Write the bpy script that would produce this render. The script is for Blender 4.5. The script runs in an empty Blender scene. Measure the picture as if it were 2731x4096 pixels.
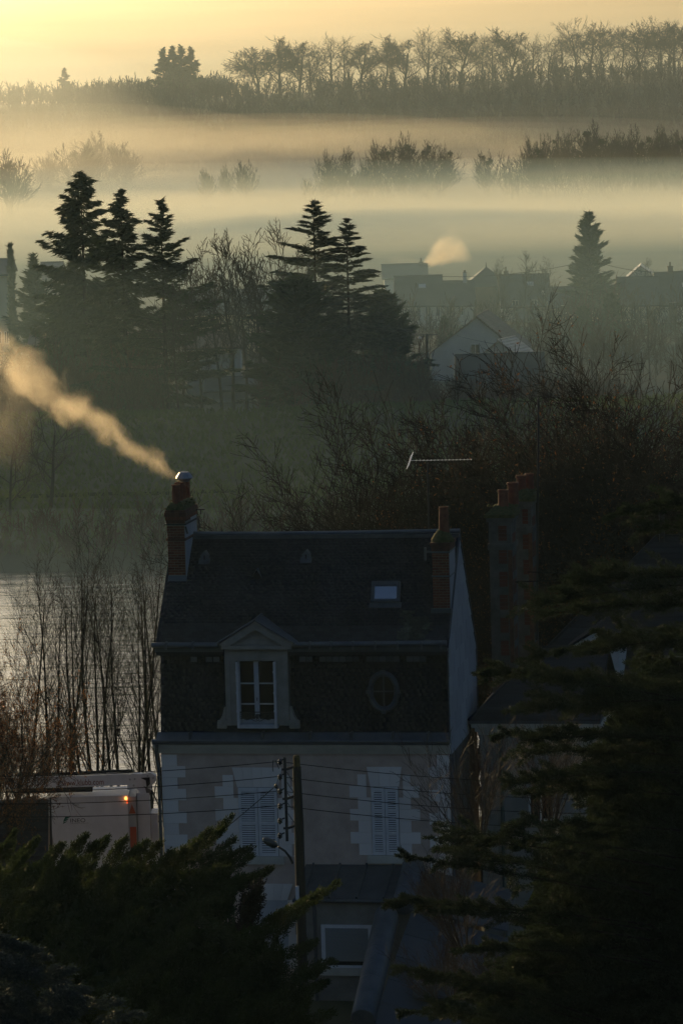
import bpy, math, random
import numpy as np
from mathutils import Vector, Matrix, noise

S = bpy.context.scene
COL = S.collection
R = math.radians

# ------------------------------------------------------------------ camera
F = 15360.0                      # focal length in photo pixels (135 mm on a 36 mm tall frame)
CAMZ = 30.0                      # the camera stands 30 m above the river
TILT, ROLL = R(6.31), R(1.6)
fw = Vector((0, math.cos(TILT), -math.sin(TILT)))
up0 = Vector((0, math.sin(TILT), math.cos(TILT)))
rt0 = Vector((1, 0, 0))
rt = rt0 * math.cos(ROLL) - up0 * math.sin(ROLL)
up = up0 * math.cos(ROLL) + rt0 * math.sin(ROLL)
cam_d = bpy.data.cameras.new('camera')
cam = bpy.data.objects.new('camera', cam_d)
COL.objects.link(cam)
cam_d.sensor_fit = 'VERTICAL'
cam_d.sensor_height = 36
cam_d.lens = 135
cam_d.clip_start = 1
cam_d.clip_end = 30000
cam.matrix_world = Matrix(((rt.x, up.x, -fw.x, 0), (rt.y, up.y, -fw.y, 0), (rt.z, up.z, -fw.z, CAMZ), (0, 0, 0, 1)))
S.camera = cam

# ------------------------------------------------------------------ sky, sun, exposure
SUN_EL, SUN_AZ = R(5.6), R(-23)
world = bpy.data.worlds.new('World')
S.world = world
world.use_nodes = True
wt = world.node_tree
bg = wt.nodes['Background']
sky = wt.nodes.new('ShaderNodeTexSky')
sky.sky_type = 'NISHITA'
sky.sun_disc = False
sky.sun_elevation = SUN_EL
sky.sun_rotation = SUN_AZ
sky.air_density = 0.65
sky.dust_density = 3.9
sky.ozone_density = 1.7
bg.inputs[1].default_value = 0.15
# thin streaks of high cloud over the whole sky
tc = wt.nodes.new('ShaderNodeTexCoord')
mp = wt.nodes.new('ShaderNodeMapping')
mp.inputs['Scale'].default_value = (6, 6, 150)
nz = wt.nodes.new('ShaderNodeTexNoise')
nz.inputs['Scale'].default_value = 1.0
nz.inputs['Detail'].default_value = 5
rg = wt.nodes.new('ShaderNodeMapRange')
rg.inputs['From Min'].default_value = 0.3
rg.inputs['From Max'].default_value = 0.7
rg.inputs['To Min'].default_value = 0.9
rg.inputs['To Max'].default_value = 1.12
mx = wt.nodes.new('ShaderNodeVectorMath')
mx.operation = 'SCALE'
wt.links.new(tc.outputs['Generated'], mp.inputs['Vector'])
wt.links.new(mp.outputs[0], nz.inputs['Vector'])
wt.links.new(nz.outputs['Fac'], rg.inputs['Value'])
wt.links.new(sky.outputs[0], mx.inputs[0])
wt.links.new(rg.outputs[0], mx.inputs['Scale'])
wt.links.new(mx.outputs[0], bg.inputs[0])

sun_d = bpy.data.lights.new('sun', 'SUN')
sun = bpy.data.objects.new('sun', sun_d)
COL.objects.link(sun)
sdir = Vector((math.sin(SUN_AZ) * math.cos(SUN_EL), math.cos(SUN_AZ) * math.cos(SUN_EL), math.sin(SUN_EL)))
sun.rotation_euler = sdir.to_track_quat('Z', 'Y').to_euler()
sun_d.energy = 3.9
sun_d.angle = R(0.5)
sun_d.color = (1.0, 0.69, 0.31)

S.view_settings.view_transform = 'Standard'
S.view_settings.look = 'None'
S.view_settings.gamma = 1
S.view_settings.use_curve_mapping = False
S.view_settings.exposure = 0.0
S.cycles.max_bounces = 6
S.cycles.diffuse_bounces = 3
S.cycles.volume_bounces = 2
S.cycles.transparent_max_bounces = 16
S.cycles.use_denoising = True
S.cycles.volume_max_steps = 256


# ------------------------------------------------------------------ helpers
def ray(px, py):
    return fw + rt * ((px - 1365.5) / F) + up * ((2048 - py) / F)


def P(px, py, Y):
    """world point seen at photo pixel (px, py) at distance Y along the view"""
    d = ray(px, py)
    return Vector((0, 0, CAMZ)) + d * (Y / d.y)


def hexc(r, g, b):
    return (r, g, b)


def mat(name, col, rough=0.8, col2=None, scale=4.0, bump=0.0, bscale=30.0, metal=0.0, stretch=None, spec=0.3, transl=0.0, detail=4.0, low=.35, high=.65):
    m = bpy.data.materials.new(name)
    m.use_nodes = True
    t = m.node_tree
    b = t.nodes['Principled BSDF']
    b.inputs['Base Color'].default_value = (*col, 1)
    b.inputs['Roughness'].default_value = rough
    b.inputs['Metallic'].default_value = metal
    b.inputs['Specular IOR Level'].default_value = spec
    if col2 is not None or bump:
        co = t.nodes.new('ShaderNodeTexCoord')
        vec = co.outputs['Object']
        if stretch:
            mp_ = t.nodes.new('ShaderNodeMapping')
            mp_.inputs['Scale'].default_value = stretch
            t.links.new(vec, mp_.inputs['Vector'])
            vec = mp_.outputs[0]
    if col2 is not None:
        n = t.nodes.new('ShaderNodeTexNoise')
        n.inputs['Scale'].default_value = scale
        n.inputs['Detail'].default_value = detail
        n.inputs['Roughness'].default_value = 0.62
        t.links.new(vec, n.inputs['Vector'])
        r = t.nodes.new('ShaderNodeValToRGB')
        r.color_ramp.elements[0].position = low
        r.color_ramp.elements[1].position = high
        r.color_ramp.elements[0].color = (*col, 1)
        r.color_ramp.elements[1].color = (*col2, 1)
        t.links.new(n.outputs['Fac'], r.inputs['Fac'])
        t.links.new(r.outputs['Color'], b.inputs['Base Color'])
    if bump:
        n2 = t.nodes.new('ShaderNodeTexNoise')
        n2.inputs['Scale'].default_value = bscale
        n2.inputs['Detail'].default_value = 3
        t.links.new(vec, n2.inputs['Vector'])
        bp = t.nodes.new('ShaderNodeBump')
        bp.inputs['Strength'].default_value = bump
        bp.inputs['Distance'].default_value = 0.02
        t.links.new(n2.outputs['Fac'], bp.inputs['Height'])
        t.links.new(bp.outputs[0], b.inputs['Normal'])
    if transl:
        tr = t.nodes.new('ShaderNodeBsdfTranslucent')
        tr.inputs['Color'].default_value = (*(col2 or col), 1)
        mxs = t.nodes.new('ShaderNodeMixShader')
        mxs.inputs[0].default_value = transl
        t.links.new(b.outputs[0], mxs.inputs[1])
        t.links.new(tr.outputs[0], mxs.inputs[2])
        t.links.new(mxs.outputs[0], t.nodes['Material Output'].inputs['Surface'])
    return m


def piece_mat(name, col, col2, rough=0.8, bump=0.0, bscale=30, spec=.3, metal=0.0):
    """colour differs from one piece (object) to the next"""
    m = mat(name, col, rough, None, bump=bump, bscale=bscale, spec=spec, metal=metal)
    t = m.node_tree
    oi = t.nodes.new('ShaderNodeObjectInfo')
    r = t.nodes.new('ShaderNodeValToRGB')
    r.color_ramp.elements[0].color = (*col, 1)
    r.color_ramp.elements[1].color = (*col2, 1)
    t.links.new(oi.outputs['Random'], r.inputs['Fac'])
    t.links.new(r.outputs['Color'], t.nodes['Principled BSDF'].inputs['Base Color'])
    return m


def vol_mat(name, d, c, g):
    m = bpy.data.materials.new(name)
    m.use_nodes = True
    t = m.node_tree
    t.nodes.remove(t.nodes['Principled BSDF'])
    v = t.nodes.new('ShaderNodeVolumePrincipled')
    v.inputs['Density'].default_value = d
    v.inputs['Color'].default_value = (*c, 1)
    v.inputs['Anisotropy'].default_value = g
    t.links.new(v.outputs[0], t.nodes['Material Output'].inputs['Volume'])
    return m


class MB:
    """collects polygons for ONE mesh"""
    def __init__(self):
        self.v = []
        self.f = []

    def poly(self, pts):
        k = len(self.v)
        self.v += [tuple(p) for p in pts]
        self.f.append(tuple(range(k, k + len(pts))))
        return self

    def box(self, x0, x1, y0, y1, z0, z1):
        k = len(self.v)
        self.v += [(x, y, z) for z in (z0, z1) for y in (y0, y1) for x in (x0, x1)]
        self.f += [tuple(k + i for i in q) for q in ((0, 2, 3, 1), (4, 5, 7, 6), (0, 1, 5, 4), (2, 6, 7, 3), (0, 4, 6, 2), (1, 3, 7, 5))]
        return self

    def prism(self, pts, dvec):
        """polygon (3-D points) extruded along dvec, closed"""
        d = Vector(dvec)
        k = len(self.v)
        n = len(pts)
        self.v += [tuple(p) for p in pts] + [tuple(Vector(p) + d) for p in pts]
        self.f.append(tuple(range(k + n - 1, k - 1, -1)))
        self.f.append(tuple(range(k + n, k + 2 * n)))
        for i in range(n):
            j = (i + 1) % n
            self.f.append((k + i, k + j, k + n + j, k + n + i))
        return self

    def tube(self, pts, r, sides=6, cap=True):
        pts = [Vector(p) for p in pts]
        rr = r if isinstance(r, (list, tuple)) else [r] * len(pts)
        k0 = len(self.v)
        for i, p in enumerate(pts):
            a = pts[max(i - 1, 0)]
            b = pts[min(i + 1, len(pts) - 1)]
            d = (b - a).normalized()
            s = d.cross(Vector((0, 0, 1)) if abs(d.z) < .95 else Vector((0, 1, 0))).normalized()
            t = s.cross(d)
            for q in range(sides):
                an = 2 * math.pi * q / sides
                self.v.append(tuple(p + (s * math.cos(an) + t * math.sin(an)) * rr[i]))
        for i in range(len(pts) - 1):
            for q in range(sides):
                q2 = (q + 1) % sides
                a = k0 + i * sides
                self.f.append((a + q, a + sides + q, a + sides + q2, a + q2))
        if cap:
            self.f.append(tuple(k0 + q for q in range(sides)))
            self.f.append(tuple(k0 + (len(pts) - 1) * sides + q for q in range(sides))[::-1])
        return self

    def lathe(self, prof, cx=0, cy=0, n=12, cap=True):
        k0 = len(self.v)
        for (r, z) in prof:
            for q in range(n):
                a = 2 * math.pi * q / n
                self.v.append((cx + r * math.cos(a), cy + r * math.sin(a), z))
        for i in range(len(prof) - 1):
            for q in range(n):
                q2 = (q + 1) % n
                a = k0 + i * n
                self.f.append((a + q, a + q2, a + n + q2, a + n + q))
        if cap:
            self.f.append(tuple(k0 + q for q in range(n))[::-1])
            self.f.append(tuple(k0 + (len(prof) - 1) * n + q for q in range(n)))
        return self

    def build(self, name, m, parent=None, kind=None, smooth=False):
        me = bpy.data.meshes.new(name)
        me.from_pydata(self.v, [], self.f)
        me.materials.append(m)
        if smooth:
            me.polygons.foreach_set('use_smooth', [True] * len(me.polygons))
        return put(name, me, parent, kind)


def put(name, me, parent=None, kind=None):
    o = bpy.data.objects.new(name, me)
    COL.objects.link(o)
    if parent is not None:
        o.parent = parent
    if kind:
        o['kind'] = kind
    return o


def tag(o, label, cat=None, group=None, kind=None):
    o['label'] = label
    if cat:
        o['category'] = cat
    if group:
        o['group'] = group
    if kind:
        o['kind'] = kind
    return o


def thing(name, label, cat, loc=(0, 0, 0), rz=0.0, group=None):
    o = bpy.data.objects.new(name, None)
    COL.objects.link(o)
    o.location = loc
    o.rotation_euler = (0, 0, rz)
    return tag(o, label, cat, group)


def dup(root, loc, rz=0.0, label=None, scale=None):
    r = root.copy()
    COL.objects.link(r)
    r.location = loc
    r.rotation_euler = (0, 0, rz)
    if scale is not None:
        r.scale = scale if isinstance(scale, (tuple, list, Vector)) else (scale,) * 3
    if label:
        r['label'] = label
    for ch in list(root.children):
        c = ch.copy()
        COL.objects.link(c)
        c.parent = r
        for g in ch.children:
            d = g.copy()
            COL.objects.link(d)
            d.parent = c
    return r


ORD = ['first', 'second', 'third', 'fourth', 'fifth', 'sixth', 'seventh', 'eighth', 'ninth', 'tenth', 'eleventh', 'twelfth', 'thirteenth', 'fourteenth', 'fifteenth', 'sixteenth', 'seventeenth', 'eighteenth', 'nineteenth', 'twentieth'] + ['twenty-' + w for w in ('first', 'second', 'third', 'fourth', 'fifth', 'sixth', 'seventh', 'eighth', 'ninth')] + ['thirtieth'] + ['thirty-' + w for w in ('first', 'second', 'third', 'fourth', 'fifth', 'sixth', 'seventh', 'eighth', 'ninth')] + ['fortieth']


# ---------------------------------------------------------------- fast numpy meshes
def fast_mesh(name, V, Fq, m):
    V = np.asarray(V, np.float32)
    Fq = np.asarray(Fq, np.int32)
    n, k = Fq.shape
    me = bpy.data.meshes.new(name)
    me.vertices.add(len(V))
    me.vertices.foreach_set('co', V.ravel())
    me.loops.add(n * k)
    me.loops.foreach_set('vertex_index', Fq.ravel())
    me.polygons.add(n)
    me.polygons.foreach_set('loop_start', np.arange(0, n * k, k, dtype=np.int32))
    me.polygons.foreach_set('loop_total', np.full(n, k, np.int32))
    me.materials.append(m)
    me.update(calc_edges=True)
    return me


def unit(a):
    return a / np.maximum(np.linalg.norm(a, axis=-1, keepdims=True), 1e-9)


def tubes(P0, P1, R0, R1, sides=3):
    d = unit(P1 - P0)
    ref = np.where(np.abs(d[:, 2:3]) < .9, np.array([[0, 0, 1.]]), np.array([[1., 0, 0]]))
    s = unit(np.cross(d, ref))
    t = np.cross(s, d)
    n = len(P0)
    V = np.empty((n, 2, sides, 3))
    for q in range(sides):
        a = 2 * math.pi * q / sides
        o = s * math.cos(a) + t * math.sin(a)
        V[:, 0, q] = P0 + o * R0[:, None]
        V[:, 1, q] = P1 + o * R1[:, None]
    base = (np.arange(n) * 2 * sides)[:, None]
    Fs = []
    for q in range(sides):
        q2 = (q + 1) % sides
        Fs.append(base + np.array([[q, sides + q, sides + q2, q2]]))
    return V.reshape(-1, 3), np.concatenate(Fs)


def quads(C, A, B):
    """quads centred on C with half-axes A (long) and B (wide): a pointed leaf shape"""
    V = np.stack([C - A, C - A * .1 + B, C + A, C - A * .1 - B], 1).reshape(-1, 3)
    Fq = np.arange(len(C) * 4).reshape(-1, 4)
    return V, Fq


def blades3(C, A, B):
    """three-cornered needle blades"""
    V = np.stack([C - A * .7 + B, C + A, C - A * .7 - B], 1).reshape(-1, 3)
    return V, np.arange(len(C) * 3).reshape(-1, 3)


def join(parts):
    Vs, Fs, k = [], [], 0
    for V, Fq in parts:
        Vs.append(V)
        Fs.append(Fq + k)
        k += len(V)
    return np.concatenate(Vs), np.concatenate(Fs)


def grow(rng, S0, D0, L0, R0, levels, rmin=.004):
    """levels: dicts with K (segments), wander, up, tip (end radius share), n (children), t0, ang, ratio, rr.
    Returns (thick segments, thin segments, tip points, tip dirs)."""
    Sx = np.array(S0, float).reshape(-1, 3)
    D = unit(np.array(D0, float).reshape(-1, 3))
    L = np.array(L0, float).reshape(-1)
    Rr = np.array(R0, float).reshape(-1)
    out = []
    last = None
    for li, lv in enumerate(levels):
        K = lv['K']
        N = len(Sx)
        pos = [Sx]
        dirs = [D]
        rad = [Rr]
        p, d = Sx, D
        for k in range(K):
            d = unit(d + rng.normal(0, lv['wander'], (N, 3)) + np.array([[0, 0, lv['up']]]))
            p2 = p + d * (L / K)[:, None]
            r2 = np.maximum(Rr * (1 - (1 - lv['tip']) * (k + 1) / K), rmin)
            out.append((li, p, p2, rad[-1], r2))
            p = p2
            pos.append(p)
            dirs.append(d)
            rad.append(r2)
        pos = np.stack(pos, 1)
        dirs = np.stack(dirs, 1)
        rad = np.stack(rad, 1)
        last = (pos, dirs)
        if lv.get('n', 0) == 0:
            break
        n = lv['n']
        nc = max(1, int(n))
        idx = np.repeat(np.arange(N), nc)
        M = len(idx)
        j = np.tile(np.arange(nc), N)
        t = lv['t0'] + (1 - lv['t0']) * (j + rng.random(M)) / nc
        if lv.get('end', True):
            t[j == nc - 1] = 1.0
        fk = np.minimum(t * K, K - 1e-6)
        k0 = fk.astype(int)
        fr = (fk - k0)[:, None]
        st = pos[idx, k0] * (1 - fr) + pos[idx, k0 + 1] * fr
        dd = dirs[idx, k0 + 1]
        rp = rad[idx, k0] * (1 - fr[:, 0]) + rad[idx, k0 + 1] * fr[:, 0]
        # a perpendicular direction
        rnd = unit(np.cross(dd, rng.normal(0, 1, (M, 3))))
        if lv.get('flat'):
            rnd[:, 2] *= lv['flat']
            rnd = unit(rnd)
        ang = np.radians(lv['ang'] * (0.7 + .6 * rng.random(M)))
        if lv.get('end', True):
            ang = np.where(j == nc - 1, ang * .35, ang)
        nd = dd * np.cos(ang)[:, None] + rnd * np.sin(ang)[:, None]
        nl = L[idx] * lv['ratio'] * (1.15 - lv.get('taper', .5) * t) * (.65 + .7 * rng.random(M))
        keep = rng.random(M) < lv.get('keep', 1.0)
        Sx, D, L, Rr = st[keep], unit(nd[keep]), nl[keep], np.maximum(rp[keep] * lv['rr'], rmin)
    return out, last


def tree_meshes(name, seed, h, r, levels, bark, split=2, d0=(0, 0, 1), multi=None, twig_sides=3, rmin=.004, leaf=None, leaf_mat=None):
    rng = np.random.default_rng(seed)
    if multi:
        S0, D0, L0, R0 = multi
    else:
        S0, D0, L0, R0 = [(0, 0, -.3)], [d0], [h], [r]
    out, last = grow(rng, S0, D0, L0, R0, levels, rmin)
    meshes = {}
    thick = [o for o in out if o[0] < split]
    thin = [o for o in out if o[0] >= split]
    for key, segs, sides in (('trunk', thick, 6), ('crown', thin, twig_sides)):
        if not segs:
            continue
        P0 = np.concatenate([s[1] for s in segs])
        P1 = np.concatenate([s[2] for s in segs])
        A = np.concatenate([s[3] for s in segs])
        B = np.concatenate([s[4] for s in segs])
        V, Fq = tubes(P0, P1, A, B, sides)
        meshes[key] = fast_mesh(key, V, Fq, bark)
    if leaf:
        n, size = leaf[0], leaf[1]
        pos, dirs = last
        pts = pos[:, 1:].reshape(-1, 3)
        c = pts[rng.integers(0, len(pts), n)] + rng.normal(0, size * .7, (n, 3))
        if len(leaf) > 2:           # leaves hang on only where the mask function says
            c = c[leaf[2](c, rng)]
            n = len(c)
        A = unit(rng.normal(0, 1, (n, 3)) + np.array([[0, 0, -.6]])) * size * (.6 + .8 * rng.random((n, 1)))
        B = unit(np.cross(A, rng.normal(0, 1, (n, 3)))) * size * .38
        V, Fq = quads(c, A, B)
        meshes['leaves'] = fast_mesh('leaves', V, Fq, leaf_mat)
    return meshes


def tree_thing(name, label, meshes, loc, rz=0.0, scale=1.0, group=None, cat='tree'):
    t = thing(name, label, cat, loc, rz, group)
    t.scale = scale if isinstance(scale, (tuple, list)) else (scale,) * 3
    for key, me in meshes.items():
        put(key, me, t, 'stuff' if key == 'leaves' else None)
    return t

# ================================================================== materials
BARK = mat('bark', (.014, .011, .008), .95, (.028, .023, .017), 3, .5, 12)
BARKF = mat('bark_far', (.04, .036, .028), .9)
NEEDLE = mat('needles', (.018, .03, .014), .7, (.035, .052, .02), .7, transl=.25)
CEDARN = mat('cedar_needles', (.014, .026, .016), .7, (.03, .045, .024), .6, transl=.15)
DRYLEAF = mat('dry_leaves', (.11, .054, .023), .75, (.20, .10, .042), .9, transl=.45)
GRASS = mat('grass_ground', (.026, .036, .015), .9, (.048, .055, .026), .12, .6, 3)
STUCCO_FAR = mat('far_render', (.42, .40, .36), .9, (.50, .48, .43), .4)
CREAM_FAR = mat('far_cream', (.40, .33, .22), .9, (.46, .38, .26), .4)
BROWN_FAR = mat('far_brown', (.12, .075, .05), .9, (.16, .10, .07), .5)
SLATE_FAR = mat('far_slate', (.035, .038, .042), .55, (.055, .058, .062), .7, .4, 6)
TILE_FAR = piece_mat('far_tile', (.09, .065, .05), (.14, .10, .075), .75)
GLASS_D = mat('dark_glass', (.008, .009, .011), .12, spec=.2)
FRAME_FAR = mat('far_frame', (.5, .5, .48), .6)
METAL_D = mat('dark_metal', (.03, .03, .032), .5, metal=.6)

# ================================================================== terrain, river
PROF = [(-300, 57), (-90, 52), (-30, 28.2), (-4, 27.5), (2, 26.5), (15, 20), (60, 7), (90, 2.4), (110, 1.9), (146, 1.7), (150, -.8), (236, -.8), (243.6, .3), (247, 1.0),  # hill behind the camera is added, out of view, to shade the facade
        (262, 2.55), (265, 2.6), (283, 4.5), (290, 5.25), (299, 5.2), (309, 3.3), (340, 3), (1150, 3), (5000, 3)]


def ss(a, b, x):
    t = min(max((x - a) / (b - a), 0), 1)
    return t * t * (3 - 2 * t)


def ground_z(x, y):
    for (y0, z0), (y1, z1) in zip(PROF, PROF[1:]):
        if y <= y1:
            z = z0 + (z1 - z0) * (y - y0) / (y1 - y0)
            break
    if y > 150 and y < 243:
        return z
    n = noise.noise(Vector((x * .05, y * .05, 0)))
    n2 = noise.noise(Vector((x * .3, y * .3, 4)))
    if 2 < y < 148:
        z += n * .5
    elif 243 < y < 320:
        z += n * .22 + n2 * .1
    # the wooded ridge: near on the right, farther away on the left
    k = ss(-125, -45, x)
    ya = 1190 + (1 - k) * 260
    h = (24.5 + .030 * x) * k + (22.0) * (1 - k)
    z += h * ss(ya, ya + 230, y) + n * 1.0 * ss(1000, 1300, y)
    z -= 8 * ss(2300, 3200, y)
    return z


def build_ground():
    ys = [p[0] for p in PROF if p[0] < 2]
    ys += list(np.arange(2, 150, 4)) + [150, 190, 236] + list(np.arange(240, 330, 2.5)) + list(np.arange(340, 1100, 40)) + list(np.arange(1120, 2500, 30)) + [2600, 2900, 3400, 4200]
    xs = [-1600, -1000, -600, -400, -300, -240] + list(np.arange(-200, 201, 6)) + [240, 300, 400, 600, 1000, 1600]
    V = [(x, y, ground_z(x, y)) for y in ys for x in xs]
    nx = len(xs)
    Fq = [(j * nx + i, j * nx + i + 1, (j + 1) * nx + i + 1, (j + 1) * nx + i) for j in range(len(ys) - 1) for i in range(nx - 1)]
    o = put('ground', fast_mesh('ground', V, Fq, GRASS), None, 'structure')
    o.data.polygons.foreach_set('use_smooth', [True] * len(o.data.polygons))
    o['label'] = 'grassy valley floor, river banks and the wooded ridge beyond'


build_ground()

WATER = bpy.data.materials.new('river_water')
WATER.use_nodes = True
t = WATER.node_tree
b = t.nodes['Principled BSDF']
b.inputs['Base Color'].default_value = (.018, .02, .016, 1)
b.inputs['Roughness'].default_value = .15
b.inputs['IOR'].default_value = 1.33
co = t.nodes.new('ShaderNodeTexCoord')
hts = None
for sc, amp, st in ((.5, .11, (.25, 1, 1)), (1.7, .05, (.25, 1, 1)), (.035, .25, (.25, 1, 1))):
    mp_ = t.nodes.new('ShaderNodeMapping')
    mp_.inputs['Scale'].default_value = st
    mp_.inputs['Rotation'].default_value = (0, 0, R(4))
    n = t.nodes.new('ShaderNodeTexNoise')
    n.inputs['Scale'].default_value = sc
    n.inputs['Detail'].default_value = 3
    ml = t.nodes.new('ShaderNodeMath')
    ml.operation = 'MULTIPLY'
    ml.inputs[1].default_value = amp
    t.links.new(co.outputs['Object'], mp_.inputs['Vector'])
    t.links.new(mp_.outputs[0], n.inputs['Vector'])
    t.links.new(n.outputs['Fac'], ml.inputs[0])
    if hts is None:
        hts = ml.outputs[0]
    else:
        ad = t.nodes.new('ShaderNodeMath')
        t.links.new(hts, ad.inputs[0])
        t.links.new(ml.outputs[0], ad.inputs[1])
        hts = ad.outputs[0]
bp = t.nodes.new('ShaderNodeBump')
bp.inputs['Strength'].default_value = 1.0
bp.inputs['Distance'].default_value = 1.0
t.links.new(hts, bp.inputs['Height'])
t.links.new(bp.outputs[0], b.inputs['Normal'])
rv = MB().poly([(-1600, 146, 0), (1600, 146, 0), (1600, 243.6, 0), (-1600, 243.6, 0)]).build('river', WATER, None, 'structure')
rv['label'] = 'wide calm river reflecting the golden sky'
PATHM = mat('path_gravel', (.03, .035, .018), .95, (.05, .05, .03), 1.5, spec=0)
pm = MB()
px_ = list(np.arange(-200, 201, 2.0))
for a_, b_ in zip(px_, px_[1:]):
    q_ = []
    for x_, e_ in ((a_, 0), (b_, 0), (b_, 1), (a_, 1)):
        y_ = (262.4 if e_ == 0 else 264.2) + 1.1 * noise.noise(Vector((x_ * .06, 7.0, 0))) + .5 * noise.noise(Vector((x_ * .3, e_ * 3.0, 2)))
        q_.append((x_, y_, ground_z(x_, y_) + .05))
    pm.poly(q_)
pm.build('path', PATHM, None, 'structure')['label'] = 'towpath along the foot of the grassy levee'


def grass_tufts(name, n, x0, x1, y0, y1, hgt, label, m):
    rng = np.random.default_rng(5)
    xs = rng.uniform(x0, x1, n)
    ysn = rng.uniform(y0, y1, n)
    C = np.array([(x, y, ground_z(x, y) + hgt * .4) for x, y in zip(xs, ysn)])
    A = np.stack([rng.normal(0, .12, n), rng.normal(0, .12, n), np.full(n, hgt * .6) * rng.uniform(.5, 1.3, n)], 1)
    B = np.stack([rng.uniform(.03, .12, n), rng.normal(0, .04, n), np.zeros(n)], 1)
    V, Fq = quads(C, A, B)
    o = put(name, fast_mesh(name, V, Fq, m), None, 'stuff')
    o['label'] = label


GRASSB = mat('grass_blades', (.035, .06, .015), .8, (.075, .10, .03), .3, transl=.4)
grass_tufts('grass', 22000, -42, 42, 245, 300, .45, 'rough green grass on the levee top and slope', GRASSB)

# ================================================================== wooded ridge
OAKL = [dict(K=7, wander=.05, up=.02, tip=.45, n=11, t0=.3, ang=50, ratio=.62, rr=.55, taper=.45),
        dict(K=6, wander=.15, up=.05, tip=.4, n=8, t0=.2, ang=44, ratio=.55, rr=.6),
        dict(K=5, wander=.2, up=.05, tip=.4, n=6, t0=.15, ang=42, ratio=.55, rr=.6),
        dict(K=3, wander=.22, up=.04, tip=.5, n=3, t0=.2, ang=40, ratio=.6, rr=.7),
        dict(K=2, wander=.2, up=.02, tip=.6)]
oaks = [tree_meshes('oak', 100 + i, 17, .52, OAKL, BARKF, rmin=.06) for i in range(3)]
TALLL = [dict(K=8, wander=.04, up=.04, tip=.35, n=13, t0=.3, ang=38, ratio=.46, rr=.5, taper=.4),
         dict(K=5, wander=.14, up=.1, tip=.4, n=6, t0=.2, ang=38, ratio=.55, rr=.6),
         dict(K=4, wander=.18, up=.05, tip=.4, n=5, t0=.15, ang=40, ratio=.55, rr=.6),
         dict(K=3, wander=.2, up=.04, tip=.5)]
talls = [tree_meshes('tall_oak', 140 + i, 20, .42, TALLL, BARKF, rmin=.045) for i in range(2)]

# (pixel x, pixel y of the crown top, distance, kind 0 broad 1 tall)
RIDGE = [(1030, 207, 1400, 0), (1110, 196, 1405, 0), (1190, 184, 1398, 0), (1245, 212, 1410, 1), (1322, 180, 1400, 1), (1382, 192, 1404, 1), (1440, 186, 1396, 0), (1535, 205, 1412, 1),
         (1612, 172, 1402, 0), (1700, 150, 1396, 1), (1760, 190, 1415, 1), (1832, 150, 1394, 0), (1925, 170, 1408, 1), (1965, 166, 1402, 1), (2035, 146, 1398, 0), (2120, 168, 1402, 1), (2190, 182, 1392, 1),
         (2240, 165, 1412, 1), (2300, 120, 1400, 1), (2352, 117, 1408, 0), (2410, 150, 1396, 1), (2478, 140, 1404, 1), (2552, 116, 1396, 0), (2640, 112, 1402, 1), (2690, 108, 1398, 0), (2760, 106, 1400, 0)]
rng0 = random.Random(3)
for i, (px, py, Y, kd) in enumerate(RIDGE):
    top = P(px, py, Y)
    g = ground_z(top.x, Y)
    me = (oaks, talls)[kd][i % (3 if kd == 0 else 2)]
    hz = 21.5 if kd == 0 else 23.5
    s = (top.z - g) / hz
    t_ = tree_thing('bare_tree', f'bare winter tree on the ridge skyline, {ORD[i]} from the left', me, (top.x, Y, g), rng0.uniform(0, 6.28), (s * rng0.uniform(1.35, 1.7), s * 1.4, s), 'bare trees along the ridge skyline')


def woods(name, label, n, region, hr, seed, m, rmin=.06, sil=None):
    """a far-off wood read as one mass: many small bare trees in one mesh"""
    rg_ = np.random.default_rng(seed)
    parts = []
    LV = [dict(K=2, wander=.06, up=.05, tip=.5, n=6, t0=.2, ang=38, ratio=.6, rr=.6), dict(K=2, wander=.15, up=.1, tip=.5, n=4, t0=.2, ang=40, ratio=.6, rr=.7), dict(K=1, wander=.2, up=.05, tip=.6)]
    base, hs = [], []
    for _ in range(n):
        x, y = region(rg_)
        base.append((x, y, ground_z(x, y) - .3))
        hs.append(rg_.uniform(*hr))
    base = np.array(base)
    hs = np.array(hs)
    segs, _ = grow(rg_, base, np.tile([[0, 0, 1.]], (n, 1)) + rg_.normal(0, .06, (n, 3)), hs * .75, hs * .016, LV, rmin)
    for sg in segs:
        parts.append(tubes(sg[1], sg[2], sg[3], sg[4], 3))
    V, Fq = join(parts)
    o = put(name, fast_mesh(name, V, Fq, m), None, 'stuff')
    o['label'] = label


def reg_right(r):
    x = r.uniform(-95, 140)
    k = ss(-125, -45, x)
    y = r.uniform(1205, 1405) + (1 - k) * 260
    return x, y


woods('woods', 'dark leafless wood covering the slope of the near ridge', 1900, reg_right, (5, 9.5), 11, BARKF, .1)
woods('woods', 'pale leafless wood along the far ridge behind the fog', 850, lambda r: (r.uniform(-240, -45), r.uniform(1500, 1740)), (6, 11), 12, BARKF, .15)


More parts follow.
